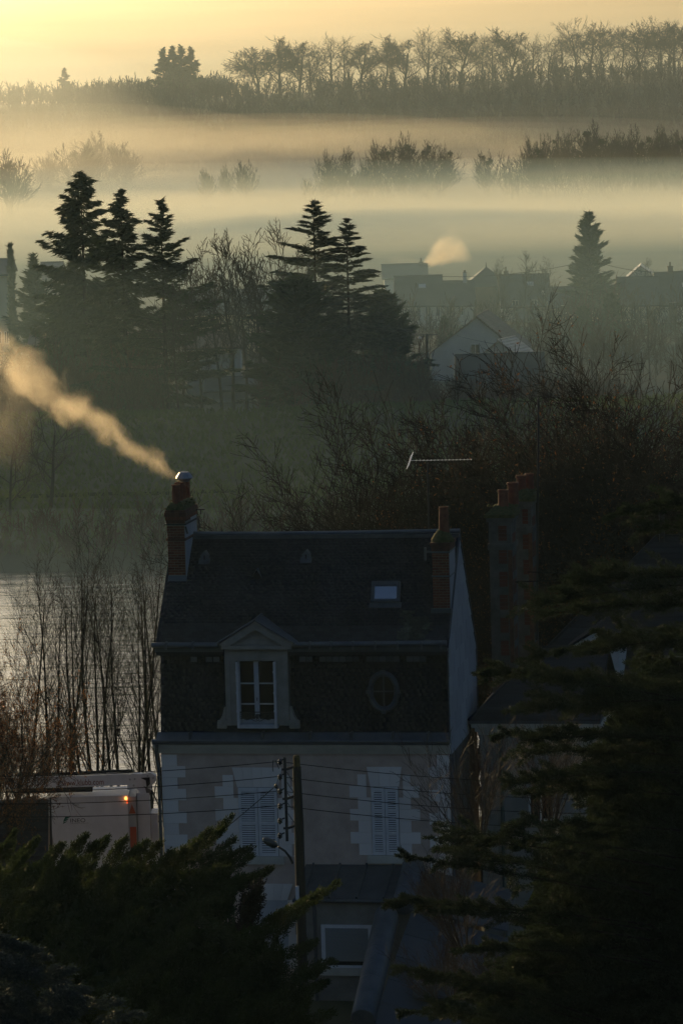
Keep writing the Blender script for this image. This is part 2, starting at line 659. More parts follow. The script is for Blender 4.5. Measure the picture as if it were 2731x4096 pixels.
# ================================================================== conifers
def conifer(seed, H, Rad, nb, el_bot, el_top, fol, wid, pw=.8, irr=.25, bare=.06, per=26, flat=0.0, hang=.35, m=NEEDLE, gap=None, r0=None, tipup=0.0):
    rng = np.random.default_rng(seed)
    tt = bare + (1 - bare) * (np.arange(nb) + rng.random(nb)) / nb
    tt = np.clip(tt, 0, .995)
    L = Rad * np.maximum((1 - tt), .02) ** pw * (1 + rng.normal(0, irr, nb)).clip(.35, 1.6)
    if gap:
        L = L * gap(tt, rng)
    L = np.maximum(L, .25)
    az = rng.uniform(0, 2 * math.pi, nb)
    el = np.radians(el_bot + (el_top - el_bot) * tt) + rng.normal(0, .08, nb)
    z0 = tt * H
    K = 5
    P_ = np.zeros((nb, K + 1, 3))
    P_[:, 0, 2] = z0
    for k in range(K):
        e = el + tipup * (k / K) ** 1.5 - (0.25 if flat else .1) * (k / K) * 0
        d = np.stack([np.cos(az) * np.cos(e), np.sin(az) * np.cos(e), np.sin(e)], 1)
        P_[:, k + 1] = P_[:, k] + d * (L / K)[:, None]
    r0 = r0 or H * .011
    zs = np.linspace(0, H, 9)
    wob = np.cumsum(rng.normal(0, .03, (9, 2)), 0)
    T = np.column_stack([wob * 0, zs])
    tv, tf = tubes(T[:-1], T[1:], r0 * (1 - zs[:-1] / H * .95), r0 * (1 - zs[1:] / H * .95), 8)
    rb = np.maximum(r0 * .28 * (1 - tt), .012)
    segs = []
    for k in range(K):
        segs.append(tubes(P_[:, k], P_[:, k + 1], rb * (1 - k / K), rb * (1 - (k + 1) / K) + .004, 3))
    wood = fast_mesh('trunk', *join([(tv, tf)] + segs), BARK)
    # sprays of needles along each branch
    cnt = np.maximum((per * (L / Rad) ** .8).astype(int), 5)
    idx = np.repeat(np.arange(nb), cnt)
    n = len(idx)
    f = rng.random(n) ** .8
    f = .12 + .88 * f
    fk = np.minimum(f * K, K - 1e-6)
    k0 = fk.astype(int)
    fr = (fk - k0)[:, None]
    c = P_[idx, k0] * (1 - fr) + P_[idx, k0 + 1] * fr
    bd = unit(P_[idx, k0 + 1] - P_[idx, k0])
    lat = unit(np.cross(bd, [[0, 0, 1.]]))
    so = rng.uniform(-1, 1, n)
    w = L[idx] * wid * (1.05 - f) ** .7
    c = c + lat * (so * w)[:, None]
    c[:, 2] -= np.abs(so) * w * hang * (1 - flat) + rng.random(n) * fol * .5 * (1 - flat) * hang
    c += rng.normal(0, fol * .12, (n, 3))
    A = unit(bd + lat * (so * 1.3)[:, None] + np.array([[0, 0, -hang * (1 - flat) * .9]]) + rng.normal(0, .25, (n, 3)))
    A = A * (fol * (.55 + .8 * rng.random(n)))[:, None]
    B = unit(np.cross(A, rng.normal(0, .5 + (1 - flat), (n, 3)) + np.array([[0, 0, 1.2 * flat + .2]])))
    B = B * (fol * .21 * (.7 + .6 * rng.random(n)))[:, None]
    V, Fq = quads(c, A, B)
    return {'trunk': wood, 'crown': fast_mesh('crown', V, Fq, m)}


def conifer_thing(name, label, me, px, ytop, Y, H, group=None, rz=0, wide=1.0):
    top = P(px, ytop, Y)
    g = ground_z(top.x, Y)
    s = (top.z - g) / H
    t = thing(name, label, 'tree', (top.x, Y, g), rz, group)
    t.scale = (s * wide, s * wide, s)
    put('trunk', me['trunk'], t)
    put('crown', me['crown'], t, 'stuff')
    return t


spruceA = conifer(21, 20, 4.6, 185, -12, 28, .34, .36, pw=.68, irr=.42, per=170, hang=.75)
spruceB = conifer(22, 20, 4.7, 190, -16, 30, .34, .36, pw=.85, irr=.42, per=170, hang=.6, gap=lambda t, r: np.where((t > .22) & (t < .36), .55, 1.0) * np.where(t < .2, 1.25, 1))
spruceC = conifer(23, 20, 5.0, 150, -6, 34, .34, .36, pw=.85, irr=.5, per=150, hang=.35, bare=.2)
cedarA = conifer(24, 18, 6.0, 120, -4, 24, .34, .42, pw=.72, irr=.25, per=230, flat=.75, hang=.3, m=CEDARN, tipup=-.25)
cedarB = conifer(25, 18, 6.4, 130, -8, 22, .34, .42, pw=.95, irr=.28, per=230, flat=.7, hang=.35, m=CEDARN, tipup=-.3)
firT = conifer(26, 12, 2.5, 150, 20, 50, .4, .42, pw=.62, irr=.18, per=60, hang=.1)
yew = conifer(27, 8, 3.2, 120, 12, 50, .5, .5, pw=.5, irr=.2, per=60, hang=.3)
cypress = conifer(28, 9, .75, 220, 68, 82, .35, .3, pw=.35, irr=.15, per=14, hang=0)

conifer_thing('spruce_tree', 'tall broad spruce left of the other conifers, with a gappy crown', spruceA, 322, 688, 326, 20, rz=.4, wide=1.22)
conifer_thing('spruce_tree', 'dark narrow-topped spruce in the middle of the three tall conifers', spruceB, 482, 758, 312, 20, rz=1.5, wide=1.2)
conifer_thing('fir_tree', 'ragged fir with long upswept right branches beside bare trees', spruceC, 642, 798, 310, 20, rz=2.2, wide=1.22)
conifer_thing('cedar_tree', 'tall cedar with flat layered branches at the centre of the levee', cedarA, 1252, 806, 314, 18, rz=.9, wide=1.3)
conifer_thing('cedar_tree', 'drooping dark cedar just right of the taller layered cedar', cedarB, 1384, 872, 309, 18, rz=.2, wide=1.3)
conifer_thing('fir_tree', 'dense triangular fir standing behind the long village roofs', firT, 2352, 853, 425, 12, rz=.1, wide=1.4)
conifer_thing('cypress_tree', 'slim columnar cypress by the far house at the left edge', cypress, 42, 990, 375, 9, wide=1.0)
conifer_thing('fir_tree', 'small hazy fir between the slim cypress and the tall spruce', conifer(29, 11, 2.9, 120, 10, 45, .45, .4, pw=.75, irr=.3, per=45, hang=.3), 135, 1022, 360, 11)
conifer_thing('yew_tree', 'broad dark yew bush low in front of the two cedars', yew, 1190, 1130, 306, 8, wide=1.15)
conifer_thing('yew_tree', 'broad evergreen at the foot of the drooping cedar', yew, 1530, 1180, 318, 8, rz=2, wide=.9)
conifer_thing('shrub', 'rounded dark evergreen before the white walled house', yew, 1775, 1270, 372, 8, rz=1, wide=.55)
conifer_thing('shrub', 'dark evergreen clump below the leftmost spruce', yew, 300, 1140, 330, 8, rz=1, wide=1.05)
conifer_thing('shrub', 'tall dark evergreen mass right of the village fir', yew, 2440, 1180, 395, 8, rz=2.6, wide=.85)
conifer_thing('shrub', 'evergreen clump under the village fir', yew, 2330, 1230, 392, 8, rz=.6, wide=.95)

ridge_con = conifer(30, 16, 4.2, 70, 0, 35, .9, .42, pw=.7, irr=.3, per=60, hang=.4)
for i, (px, py) in enumerate(((652, 192), (690, 183), (724, 181), (762, 188))):
    conifer_thing('ridge_cedar', f'{ORD[i]} of the four pointed evergreens clustered on the ridge', ridge_con, px, py, 1500 + 8 * i, 16, 'evergreens on the ridge', rz=i * 1.3, wide=.95)
conifer_thing('ridge_cedar', 'lone small evergreen poking above the far ridge at left', ridge_con, 258, 272, 1690, 16, rz=1)

# ================================================================== poplars with mistletoe, in the fog
POPL = [dict(K=6, wander=.06, up=.05, tip=.3, n=13, t0=.03, ang=46, ratio=.5, rr=.5, taper=.8),
        dict(K=5, wander=.1, up=.12, tip=.35, n=6, t0=.15, ang=30, ratio=.5, rr=.6),
        dict(K=4, wander=.14, up=.1, tip=.4, n=3, t0=.2, ang=30, ratio=.5, rr=.6),
        dict(K=3, wander=.16, up=.05, tip=.5)]


def fan(seed, n, h, spread, r):
    rg_ = np.random.default_rng(seed)
    a = rg_.uniform(0, 6.28, n)
    d = np.stack([np.cos(a) * spread, np.sin(a) * spread, np.ones(n)], 1)
    s = np.stack([np.cos(a) * 1.5 * rg_.random(n), np.sin(a) * 1.5 * rg_.random(n), np.full(n, -.2)], 1)
    return (s, d, h * rg_.uniform(.8, 1.05, n), np.full(n, r))


pops = [tree_meshes('poplar', 200 + i, 12, .22, POPL, BARKF, split=1, multi=fan(200 + i, 7, 11.5, .13 + .04 * (i % 2), .14), rmin=.04) for i in range(2)]
MIST_M = mat('mistletoe', (.03, .04, .015), .9)


def mistletoe_mesh(seed):
    rng = np.random.default_rng(seed)
    n = 90
    d = unit(rng.normal(0, 1, (n, 3)))
    c = d * rng.uniform(.25, .8, (n, 1))
    A = unit(d + rng.normal(0, .5, (n, 3))) * .34
    B = unit(np.cross(A, rng.normal(0, 1, (n, 3)))) * .2
    return fast_mesh('mistletoe', *quads(c, A, B), MIST_M)


mistle = [mistletoe_mesh(i) for i in range(3)]


def poplar(label, px, ytop, Y, k, nm, wide=1.0, group='mistletoe-laden trees in the fog'):
    top = P(px, ytop, Y)
    g = ground_z(top.x, Y)
    s = (top.z - g) / 15.2
    rr_ = random.Random(int(px) + k)
    t = tree_thing('bare_tree', label, pops[k % 2], (top.x, Y, g), rr_.uniform(0, 6.28), (s * wide, s * wide, s), group)
    for q in range(nm):
        o = put('mistletoe', mistle[q % 3], t, 'stuff')
        a = rr_.uniform(0, 6.28)
        h = rr_.uniform(5.5, 12.5)
        rad = rr_.uniform(.1, .30) * h * .75
        o.location = (math.cos(a) * rad, math.sin(a) * rad, h)
        o.scale = (rr_.uniform(.6, 1.05),) * 3
    return t


PL = [(35, 590, 900, 1.2, 3), (830, 660, 940, .8, 2), (905, 650, 950, .7, 1), (985, 625, 940, .8, 2), (1300, 590, 930, .75, 4), (1365, 572, 935, .8, 4), (1450, 640, 900, .8, 5), (1525, 540, 930, .9, 6),
      (1600, 520, 925, 1.0, 6), (1680, 545, 935, 1.0, 5), (1760, 570, 930, 1.1, 3), (1950, 585, 920, .8, 5)]
for i, (px, py, Y, w, nm) in enumerate(PL):
    poplar(f'hazy bare tree with mistletoe balls standing in the fog, {ORD[i]} from the left', px, py, Y, i, nm, w)
PR = [(2140, 520), (2190, 500), (2235, 512), (2285, 498), (2330, 505), (2370, 492), (2415, 505), (2455, 510), (2495, 495), (2540, 505), (2580, 498), (2625, 490), (2665, 500), (2705, 492), (2745, 495)]
for i, (px, py) in enumerate(PR):
    py += (0, 30, -15, 45, 10, -20, 25)[i % 7]
    poplar(f'bare tree in the dense misty row at the right, {ORD[i]} from its left end', px, py, 900 + (i * 37) % 75, i + 1, 6, .68 + .12 * ((i * 7) % 4), 'dense row of misty bare trees at right')
woods('undergrowth', 'misty thicket at the foot of the right tree row', 330, lambda r: (r.uniform(40, 92), r.uniform(885, 965)), (2, 10), 41, BARKF, .05)
woods('undergrowth', 'misty thicket at the foot of the central fog trees', 130, lambda r: (r.uniform(-7, 27), r.uniform(900, 950)), (1.5, 7), 42, BARKF, .05)
for i, (px, py, Y, w) in enumerate(((190, 600, 1110, 1.5), (300, 560, 1080, 1.6), (400, 520, 1120, 1.5), (500, 560, 1100, 1.4))):
    poplar(f'faint ghostly broad tree deep in the left fog, {ORD[i]} of four from the left', px, py, Y, i, 0, w, 'ghostly trees deep in the left fog')

# ================================================================== bare trees and brush on the far bank
SLIM = [dict(K=9, wander=.035, up=.03, tip=.25, n=15, t0=.3, ang=34, ratio=.34, rr=.42, taper=.6),
        dict(K=5, wander=.1, up=.1, tip=.35, n=7, t0=.15, ang=32, ratio=.5, rr=.55),
        dict(K=4, wander=.14, up=.08, tip=.4, n=4, t0=.2, ang=34, ratio=.55, rr=.6),
        dict(K=3, wander=.16, up=.05, tip=.5)]
slims = [tree_meshes('slim', 300 + i, 12.5, .15, SLIM, BARKF, split=1, rmin=.022) for i in range(3)]
ML = [(700, 1190, 308), (712, 1105, 316), (792, 1110, 309), (872, 1040, 313), (912, 1006, 310), (968, 1004, 317), (1034, 1008, 312), (1085, 1090, 309), (1130, 968, 320)]
for i, (px, py, Y) in enumerate(ML):
    top = P(px, py, Y)
    g = ground_z(top.x, Y)
    s = (top.z - g) / 13.6
    tree_thing('bare_tree', f'slim bare tree between the fir and the tall cedar, {ORD[i]} from the left', slims[i % 3], (top.x, Y, g), i * 1.7, (s * 1.05, s * 1.05, s), 'slim bare trees behind the levee')
BUSHY = [dict(K=5, wander=.08, up=.04, tip=.4, n=9, t0=.25, ang=45, ratio=.62, rr=.55, taper=.4),
         dict(K=5, wander=.14, up=.05, tip=.4, n=6, t0=.15, ang=40, ratio=.58, rr=.6),
         dict(K=4, wander=.16, up=.05, tip=.4, n=5, t0=.15, ang=40, ratio=.55, rr=.6),
         dict(K=3, wander=.18, up=.03, tip=.5)]
bushy = [tree_meshes('bushy', 320 + i, 7, .18, BUSHY, BARKF, split=1, rmin=.016) for i in range(2)]
BK = [(190, 1660, 259, 'broad faint bare tree standing on the river bank below the smoke', 1.25), (1335, 1590, 268, 'broad faint bare tree standing before the central cedar', 1.1), (30, 1720, 256, 'faint bare tree on the river bank cut by the left edge', 1.0),
      (430, 1990, 249, 'small bare bush tree by the far water edge left of the chimney', .9), (1180, 1985, 250, 'small bare bush tree by the far water edge behind the roof ridge', 1.0), (1010, 2085, 247, 'low reddish bare bush just above the roof ridge', 1.4), (560, 2060, 247, 'low bare bush by the water left of the brick chimney', 1.3)]
for i, (px, py, Y, lb, w) in enumerate(BK):
    top = P(px, py, Y)
    g = ground_z(top.x, Y)
    s = (top.z - g) / 8.6
    tree_thing('bare_tree', lb, bushy[i % 2], (top.x, Y, g), i * 2.1, (s * w, s * w, s))
RV_ = [(1800, 1205, 400, 'thin bare sapling in front of the white village wall'), (1880, 1400, 336, 'bare bushy tree before the pale gable house'), (1850, 1470, 322, 'bare bush left of the dark roofed block'), (2010, 1060, 424, 'bare tree poking above the pyramid roof'),
       (2045, 1190, 400, 'reddish bare tree before the long village roof'), (2090, 1040, 422, 'bare twin tree rising above the long village roof'), (2160, 1060, 420, 'bare tree above the long roof, left of the fir'), (2200, 1240, 390, 'bare birch below the village fir'), (2580, 1060, 430, 'bare tree beside the small lit gable'), (2270, 1260, 380, 'bare shrub tree between the birch and the fir')]
for i, (px, py, Y, lb) in enumerate(RV_):
    top = P(px, py, Y)
    g = ground_z(top.x, Y)
    s = (top.z - g) / 13.6
    tree_thing('bare_tree', lb, slims[i % 3], (top.x, Y, g), i * 1.3, (s * 1.1, s * 1.1, s), 'bare garden trees in the village')
BRUSH = mat('brush', (.05, .03, .022), .9, (.075, .05, .03), .2)
woods('undergrowth', 'tangled bare brush along the far water edge', 480, lambda r: (r.uniform(-36, 34), 244.0 + 8 * r.random() ** 1.5), (.4, 2.6), 31, BRUSH, .02)
woods('undergrowth', 'reddish bare brush behind the levee at left', 260, lambda r: (r.uniform(-36, -14), r.uniform(306, 322)), (3, 6.5), 32, BRUSH, .025)
woods('undergrowth', 'bare brush and hedges between the village gardens', 380, lambda r: (lambda x, y: (x, y) if not (6.5 < x < 17.5 and y < 356) else (x + 13, y))(r.uniform(-14, 42), r.uniform(331, 412)), (2.5, 6), 33, BRUSH, .03)
woods('undergrowth', 'dark brush around the foot of the cedars', 150, lambda r: (r.uniform(-6, 7), r.uniform(301, 312)), (2, 5), 34, BRUSH, .025)


# ================================================================== village
def window(parent, x0, x1, y, z0, z1, fm=None, face=-1):
    """frame and pane on a wall whose face lies at y, facing -y"""
    f = MB()
    w = .07
    f.box(x0, x1, y - .05, y + .02, z0, z0 + w)
    f.box(x0, x1, y - .05, y + .02, z1 - w, z1)
    f.box(x0, x0 + w, y - .048, y + .02, z0 + w, z1 - w)
    f.box(x1 - w, x1, y - .048, y + .02, z0 + w, z1 - w)
    xm = (x0 + x1) / 2
    f.box(xm - .03, xm + .03, y - .045, y + .02, z0 + w, z1 - w)
    fo = f.build('window', fm or FRAME_FAR, parent)
    MB().box(x0 + w, xm - .03, y - .02, y - .012, z0 + w, z1 - w).build('pane', GLASS_D, fo)
    MB().box(xm + .03, x1 - w, y - .02, y - .012, z0 + w, z1 - w).build('pane', GLASS_D, fo)
    return fo


def chimney_at(parent, x, y, z0, z1, w, m, pot=True, pm=None):
    c = MB().box(x - w / 2, x + w / 2, y - w * .35, y + w * .35, z0, z1).box(x - w * .58, x + w * .58, y - w * .43, y + w * .43, z1 + .002, z1 + .12).build('chimney', m, parent)
    if pot:
        MB().lathe([(w * .2, z1 + .12), (w * .17, z1 + .55), (w * .2, z1 + .57)], x, y, 8).build('chimney_pot', pm or TILE_FAR, c)
    return c


def roof_pair(parent, x0, x1, y0, y1, ze, zr, m, th=.14, ov=.3):
    ym = (y0 + y1) / 2
    k = (zr - ze) / (ym - y0)
    s1 = MB().prism([(x0 - ov, y0 - ov, ze - k * ov), (x1 + ov, y0 - ov, ze - k * ov), (x1 + ov, ym, zr), (x0 - ov, ym, zr)], (0, 0, th))
    s1.build('roof_slope', m, parent)
    s2 = MB().prism([(x0 - ov, ym + .002, zr), (x1 + ov, ym + .002, zr), (x1 + ov, y1 + ov, ze - k * ov), (x0 - ov, y1 + ov, ze - k * ov)], (0, 0, th))
    s2.build('roof_slope', m, parent)
    MB().tube([(x0 - ov - .02, ym, zr + th), (x1 + ov + .02, ym, zr + th)], .09, 6).build('ridge_cap', m, parent)


def vhouse(label, pl, pr, ye, yr, Y, dep, wm, rm, base=3.0, wins=(), chim=(), yaw=0.0, cm=None, name='village_house', sky=()):
    a, b_ = P(pl, ye, Y), P(pr, ye, Y)
    xm = (a.x + b_.x) / 2
    hw = (b_.x - a.x) / 2
    ze = P((pl + pr) / 2, ye, Y).z - base
    zr = P((pl + pr) / 2, yr, Y + dep / 2).z - base
    t = thing(name, label, 'house', (xm, Y, base), yaw)
    w = MB().box(-hw, hw, 0, dep, -.6, ze)
    w.prism([(-hw, 0, ze + .003), (-hw, dep, ze + .003), (-hw, dep / 2, zr - .02)], (2 * hw, 0, 0))
    w.build('wall', wm, t)
    roof_pair(t, -hw, hw, 0, dep, ze + .02, zr, rm)
    gut = MB().tube([(-hw - .3, -.42, ze - .06), (hw + .3, -.42, ze - .06)], .07, 6)
    gut.build('gutter', METAL_D, t)
    for (f0, f1, z0, z1) in wins:
        window(t, -hw + 2 * hw * f0, -hw + 2 * hw * f1, -.005, z0, z1)
    for (f, h) in sky:  # pale roof windows added as glints; their gleam is in the colour
        k = (zr - ze) / (dep / 2)
        MB().prism([(-hw + 2 * hw * f, dep / 2 * h, ze + .02 + k * dep / 2 * h + .15), (-hw + 2 * hw * f + .8, dep / 2 * h, ze + .02 + k * dep / 2 * h + .15), (-hw + 2 * hw * f + .8, dep / 2 * h + .55, ze + .02 + k * (dep / 2 * h + .55) + .15), (-hw + 2 * hw * f, dep / 2 * h + .55, ze + .02 + k * (dep / 2 * h + .55) + .15)], (0, 0, .07)).build('roof_window_glint', FRAME_FAR, t)
    for ch in chim:
        fx, zt, ww = ch[0], ch[1], ch[2]
        chimney_at(t, -hw + 2 * hw * fx, dep * .5, zr - .7, zr + zt, ww, cm or TILE_FAR)
    return t


vhouse('long slate roofed house with white arched windows, left end of the village row', 1590, 1766, 1222, 1107, 430, 9, STUCCO_FAR, SLATE_FAR, wins=((.42, .52, 1.2, 2.4), (.62, .74, 1.2, 2.4), (.86, .96, 1.2, 2.4)), sky=((.5, .55),))
h2 = vhouse('low slate roofed house with a tall white chimney in the village row', 1768, 1893, 1222, 1128, 432, 8, STUCCO_FAR, SLATE_FAR, wins=((.12, .3, 1.1, 2.3), (.5, .68, 1.1, 2.3)))
hp = P(1858, 1128, 436)
cw = MB().box(hp.x - .22 - h2.location.x, hp.x + .22 - h2.location.x, 3.6, 4.2, hp.z - 3.4, hp.z - 3 + 1.05).build('chimney', STUCCO_FAR, h2)
MB().box(hp.x - .28 - h2.location.x, hp.x + .28 - h2.location.x, 3.55, 4.25, hp.z - 3 + 1.052, hp.z - 3 + 1.12).box(hp.x - .12 - h2.location.x, hp.x + .12 - h2.location.x, 3.8, 4.0, hp.z - 3 + 1.12, hp.z - 3 + 1.35).build('chimney_cap', TILE_FAR, cw)
# house under a pyramid roof
pa = P(1943, 1066, 450)
pt = thing('village_house', 'house under a steep pyramid roof in the village row', 'house', (pa.x, 450, 3))
ze_ = P(1943, 1150, 446).z - 3
MB().box(-2.6, 2.6, -2.6, 2.6, -.5, ze_).build('wall', BROWN_FAR, pt)
rm_ = MB()
for q in range(4):
    c_ = [(-2.9, -2.9), (2.9, -2.9), (2.9, 2.9), (-2.9, 2.9)]
    rm_.poly([(*c_[q], ze_ + .01), (*c_[(q + 1) % 4], ze_ + .01), (0, 0, pa.z - 3)])
rm_.build('roof', SLATE_FAR, pt)
MB().lathe([(.08, pa.z - 3 - .1), (.03, pa.z - 3 + .5)], 0, 0, 6).build('finial', METAL_D, pt)
vhouse('long dark slate roof with pale right gable right of the pyramid roof', 2010, 2196, 1224, 1102, 438, 9, STUCCO_FAR, SLATE_FAR, wins=((.2, .34, 1, 2.3), (.6, .74, 1, 2.3)), chim=((.12, .5, .5),), sky=((.55, .6), (.85, .3)))
vhouse('low continuous slate roof joining the village row behind the bare trees', 2200, 2484, 1226, 1150, 429, 8, CREAM_FAR, SLATE_FAR, wins=((.15, .22, .9, 2.1), (.5, .57, .9, 2.1)))
vhouse('cream house with slate roof and shuttered windows at the right of the village', 2486, 2636, 1220, 1112, 424, 9, CREAM_FAR, SLATE_FAR, wins=((.22, .38, .6, 2.2), (.62, .78, .6, 2.2)))
vhouse('white house with a dark door and chimney at the right edge of the village', 2638, 2800, 1218, 1092, 426, 9, STUCCO_FAR, SLATE_FAR, wins=((.2, .42, .2, 2.3),), chim=((.35, .7, .6),), sky=((.6, .5),))
vhouse('far hazy house whose chimney gives off white steam', 1536, 1704, 1112, 1060, 485, 8, STUCCO_FAR, SLATE_FAR, chim=((.9, .25, .5),))
vhouse('hazy long house with pale walls behind the slim bare trees', 740, 1075, 1255, 1166, 395, 9, CREAM_FAR, SLATE_FAR, wins=((.15, .22, 1, 2.2), (.4, .47, 1, 2.2), (.7, .77, 1, 2.2)))
vhouse('low house with a small pale left gable behind the slim bare trees', 742, 960, 1392, 1334, 337, 7, STUCCO_FAR, TILE_FAR)
vhouse('long brown roofed house half hidden behind brush at left', 120, 640, 1398, 1336, 342, 8, BROWN_FAR, TILE_FAR, wins=((.3, .36, .6, 1.4), (.6, .66, .6, 1.4)))
vhouse('pale house with grey roof cut by the left edge of the view', -90, 34, 1100, 1042, 385, 8, CREAM_FAR, SLATE_FAR, wins=((.55, .72, 2.4, 3.6), (.8, .95, 2.4, 3.6)))
vhouse('small hazy house with rounded roof left of the tall spruce', 168, 238, 1085, 1054, 402, 6, STUCCO_FAR, SLATE_FAR)
vhouse('low white shed half hidden behind the russet tree', 2436, 2560, 1440, 1385, 372, 6, STUCCO_FAR, SLATE_FAR)
vhouse('pale low house glimpsed between the slim tree trunks', 830, 1070, 1560, 1512, 333, 5, STUCCO_FAR, SLATE_FAR, wins=((.7, .82, .4, 1.3),))


def tiles(parent, o, ux, uy, nrm, w, h, nc, nr, m, name='roof_tile', th=.05, skip=None, stuff=False, gapx=.02):
    """rows of tiles lapped on a slope: o bottom-left corner, ux along the eave, uy up the slope"""
    tw, tl = w / nc, h / nr
    me = bpy.data.meshes.new(name)
    bx = MB().box(gapx / 2, tw - gapx / 2, 0, tl * 1.25, 0, th)
    me.from_pydata(bx.v, [], bx.f)
    me.materials.append(m)
    tilt = math.atan2(th * .9, tl)
    for j in range(nr):
        for i in range(nc):
            if skip and skip(i, j):
                continue
            ob = put(name, me, parent)
            X = Vector(ux)
            Yv = Vector(uy)
            N = Vector(nrm)
            Y2 = (Yv * math.cos(tilt) - N * math.sin(tilt)).normalized()
            N2 = X.cross(Y2)
            p = Vector(o) + X * (i * tw) + Yv * (j * tl) + N * (th * .95)
            ob.matrix_local = Matrix(((X.x, Y2.x, N2.x, p.x), (X.y, Y2.y, N2.y, p.y), (X.z, Y2.z, N2.z, p.z), (0, 0, 0, 1)))


def gable_house(label, pa, pl, pr, Y, dep, yaw, wm, rm, base=3.0, tile=None, wins=(), sides=(-1, 1)):
    """gable end facing us; pa apex pixel, pl and pr eave pixels"""
    A, L_, R_ = P(*pa, Y), P(*pl, Y), P(*pr, Y)
    t = thing('village_house', label, 'house', (A.x, Y, base), yaw)
    hl, hr_ = A.x - L_.x, R_.x - A.x
    za, zl = A.z - base, (L_.z + R_.z) / 2 - base
    MB().prism([(-hl, 0, -.6), (hr_, 0, -.6), (hr_, 0, zl), (0, 0, za - .08), (-hl, 0, zl)], (0, dep, 0)).build('wall', wm, t)
    for sgn, hw in ((-1, hl), (1, hr_)):
        k = (za - zl) / hw
        e = .3
        sl = MB().prism([(0.001 * sgn, -e, za), (sgn * (hw + e), -e, zl - k * e), (sgn * (hw + e), dep + e, zl - k * e), (0.001 * sgn, dep + e, za)], (0, 0, .1))
        so = sl.build('roof_slope', rm, t)
        if tile and sgn in sides:
            nc, nr = tile
            down = Vector((sgn * hw, 0, zl - za)).normalized()
            upv = -down
            ux = Vector((0, 1, 0)) if sgn > 0 else Vector((0, -1, 0))
            o_ = Vector((sgn * (hw + e), -e if sgn > 0 else dep + e, zl - k * e + .11))
            ln = math.hypot(hw + e, k * (hw + e))
            tiles(so, o_, ux, upv, ux.cross(upv), dep + 2 * e, ln * .985, nc, nr, rm)
    MB().tube([(0, -.35, za + .14), (0, dep + .35, za + .14)], .1, 6).build('ridge_cap', rm, t)
    for (x0, x1, z0, z1) in wins:
        window(t, x0, x1, -.005, z0, z1)
    return t


TILE_LIT = piece_mat('sunlit_roof_tile', (.26, .2, .15), (.36, .29, .22), .4)  # lighter copy of the tile; sunshine on the roof is put into the colour
gable_house('pale rendered gable house with a tiled roof, largest gable in the village', (1904, 1270), (1722, 1402), (2072, 1414), 350, 9, R(-9), STUCCO_FAR, TILE_FAR, tile=(12, 11), sides=(1,), wins=((-.6, .3, 2.4, 3.4), (-.55, .25, .5, 1.6)))
gable_house('small gabled annex with sunlit glinting roof tiles', (1993, 1366), (1912, 1425), (2078, 1432), 339, 4, R(-22), STUCCO_FAR, TILE_LIT, tile=(6, 7), sides=(1,))
gable_house('small house with a sunlit roof edge behind the right village roofs', (2560, 1068), (2514, 1112), (2612, 1100), 442, 5, R(-5), STUCCO_FAR, TILE_LIT, tile=(5, 5))
bl = vhouse('big windowless dark roof slope with white right verge above the levee', 1843, 2176, 1600, 1420, 322, 8, BROWN_FAR, SLATE_FAR)
woods('undergrowth', 'dark hedge of bare brush along the levee below the big dark roof', 200, lambda r: (r.uniform(5, 24), r.uniform(303, 318)), (1.6, 3.2), 36, BRUSH, .02)

# village street lamp, post, wires
sl_ = P(1712, 1600, 330)
vl = thing('street_lamp', 'village street lamp on a thick pole left of the gable house', 'street lamp', (sl_.x, 330, 3))
hz_ = P(1712, 1335, 330).z - 3
MB().tube([(0, 0, -.3), (0, 0, hz_)], [.16, .12], 8).build('pole', METAL_D, vl)
MB().tube([(0, 0, hz_ - .3), (-.3, 0, hz_ - .2), (-.5, 0, hz_ - .28)], .04, 6).build('arm', METAL_D, vl)
MB().lathe([(.05, 0), (.2, .03), (.16, .14), (.04, .18)], 0, 0, 8).build('lamp_head', FRAME_FAR, vl).location = (-.6, 0, hz_ - .4)
MB().box(-.9, .9, -.05, .05, hz_ - .12, hz_ - .04).build('crossbar', METAL_D, vl)
wp = P(1699, 1590, 320)
wpo = tag(MB().lathe([(.07, 0), (.07, .9), (.05, 1.0)], 0, 0, 8).build('bollard', FRAME_FAR), 'short white post on the levee left of the dark roof', 'post')
wpo.location = (wp.x, 320, ground_z(wp.x, 320))


def wire(name, label, a, b_, sag, r, m=METAL_D, group=None, cat='wire', n=14):
    pts = [a.lerp(b_, i / n) - Vector((0, 0, sag * 4 * (i / n) * (1 - i / n))) for i in range(n + 1)]
    o = MB().tube(pts, r, 4).build(name, m)
    return tag(o, label, cat, group)


wire('power_line', 'thin wire slung over the village roofs towards the fir', P(1766, 1106, 428), P(2330, 1048, 428), .5, .03)
wire('power_line', 'thin wire from the village fir to the right edge', P(2400, 1052, 428), P(2760, 1078, 428), .6, .03)
wire('power_line', 'thin wire crossing the front of the pale gable house', P(1826, 1342, 345), P(2110, 1388, 345), .2, .02)

# ================================================================== the mansard house
YAW = R(10)
HO = P(645, 3000, 119)
HO.z = 0.0
HU = Vector((math.cos(YAW), -math.sin(YAW), 0))
HV = Vector((math.sin(YAW), math.cos(YAW), 0))


def HF(px, py, v=0.0):
    """(u, z) on the plane v metres behind the facade that is seen at a photo pixel"""
    d = ray(px, py)
    c = Vector((0, 0, CAMZ))
    t = ((HO - c).dot(HV) + v) / d.dot(HV)
    p = c + d * t
    return (p - HO).dot(HU), p.z


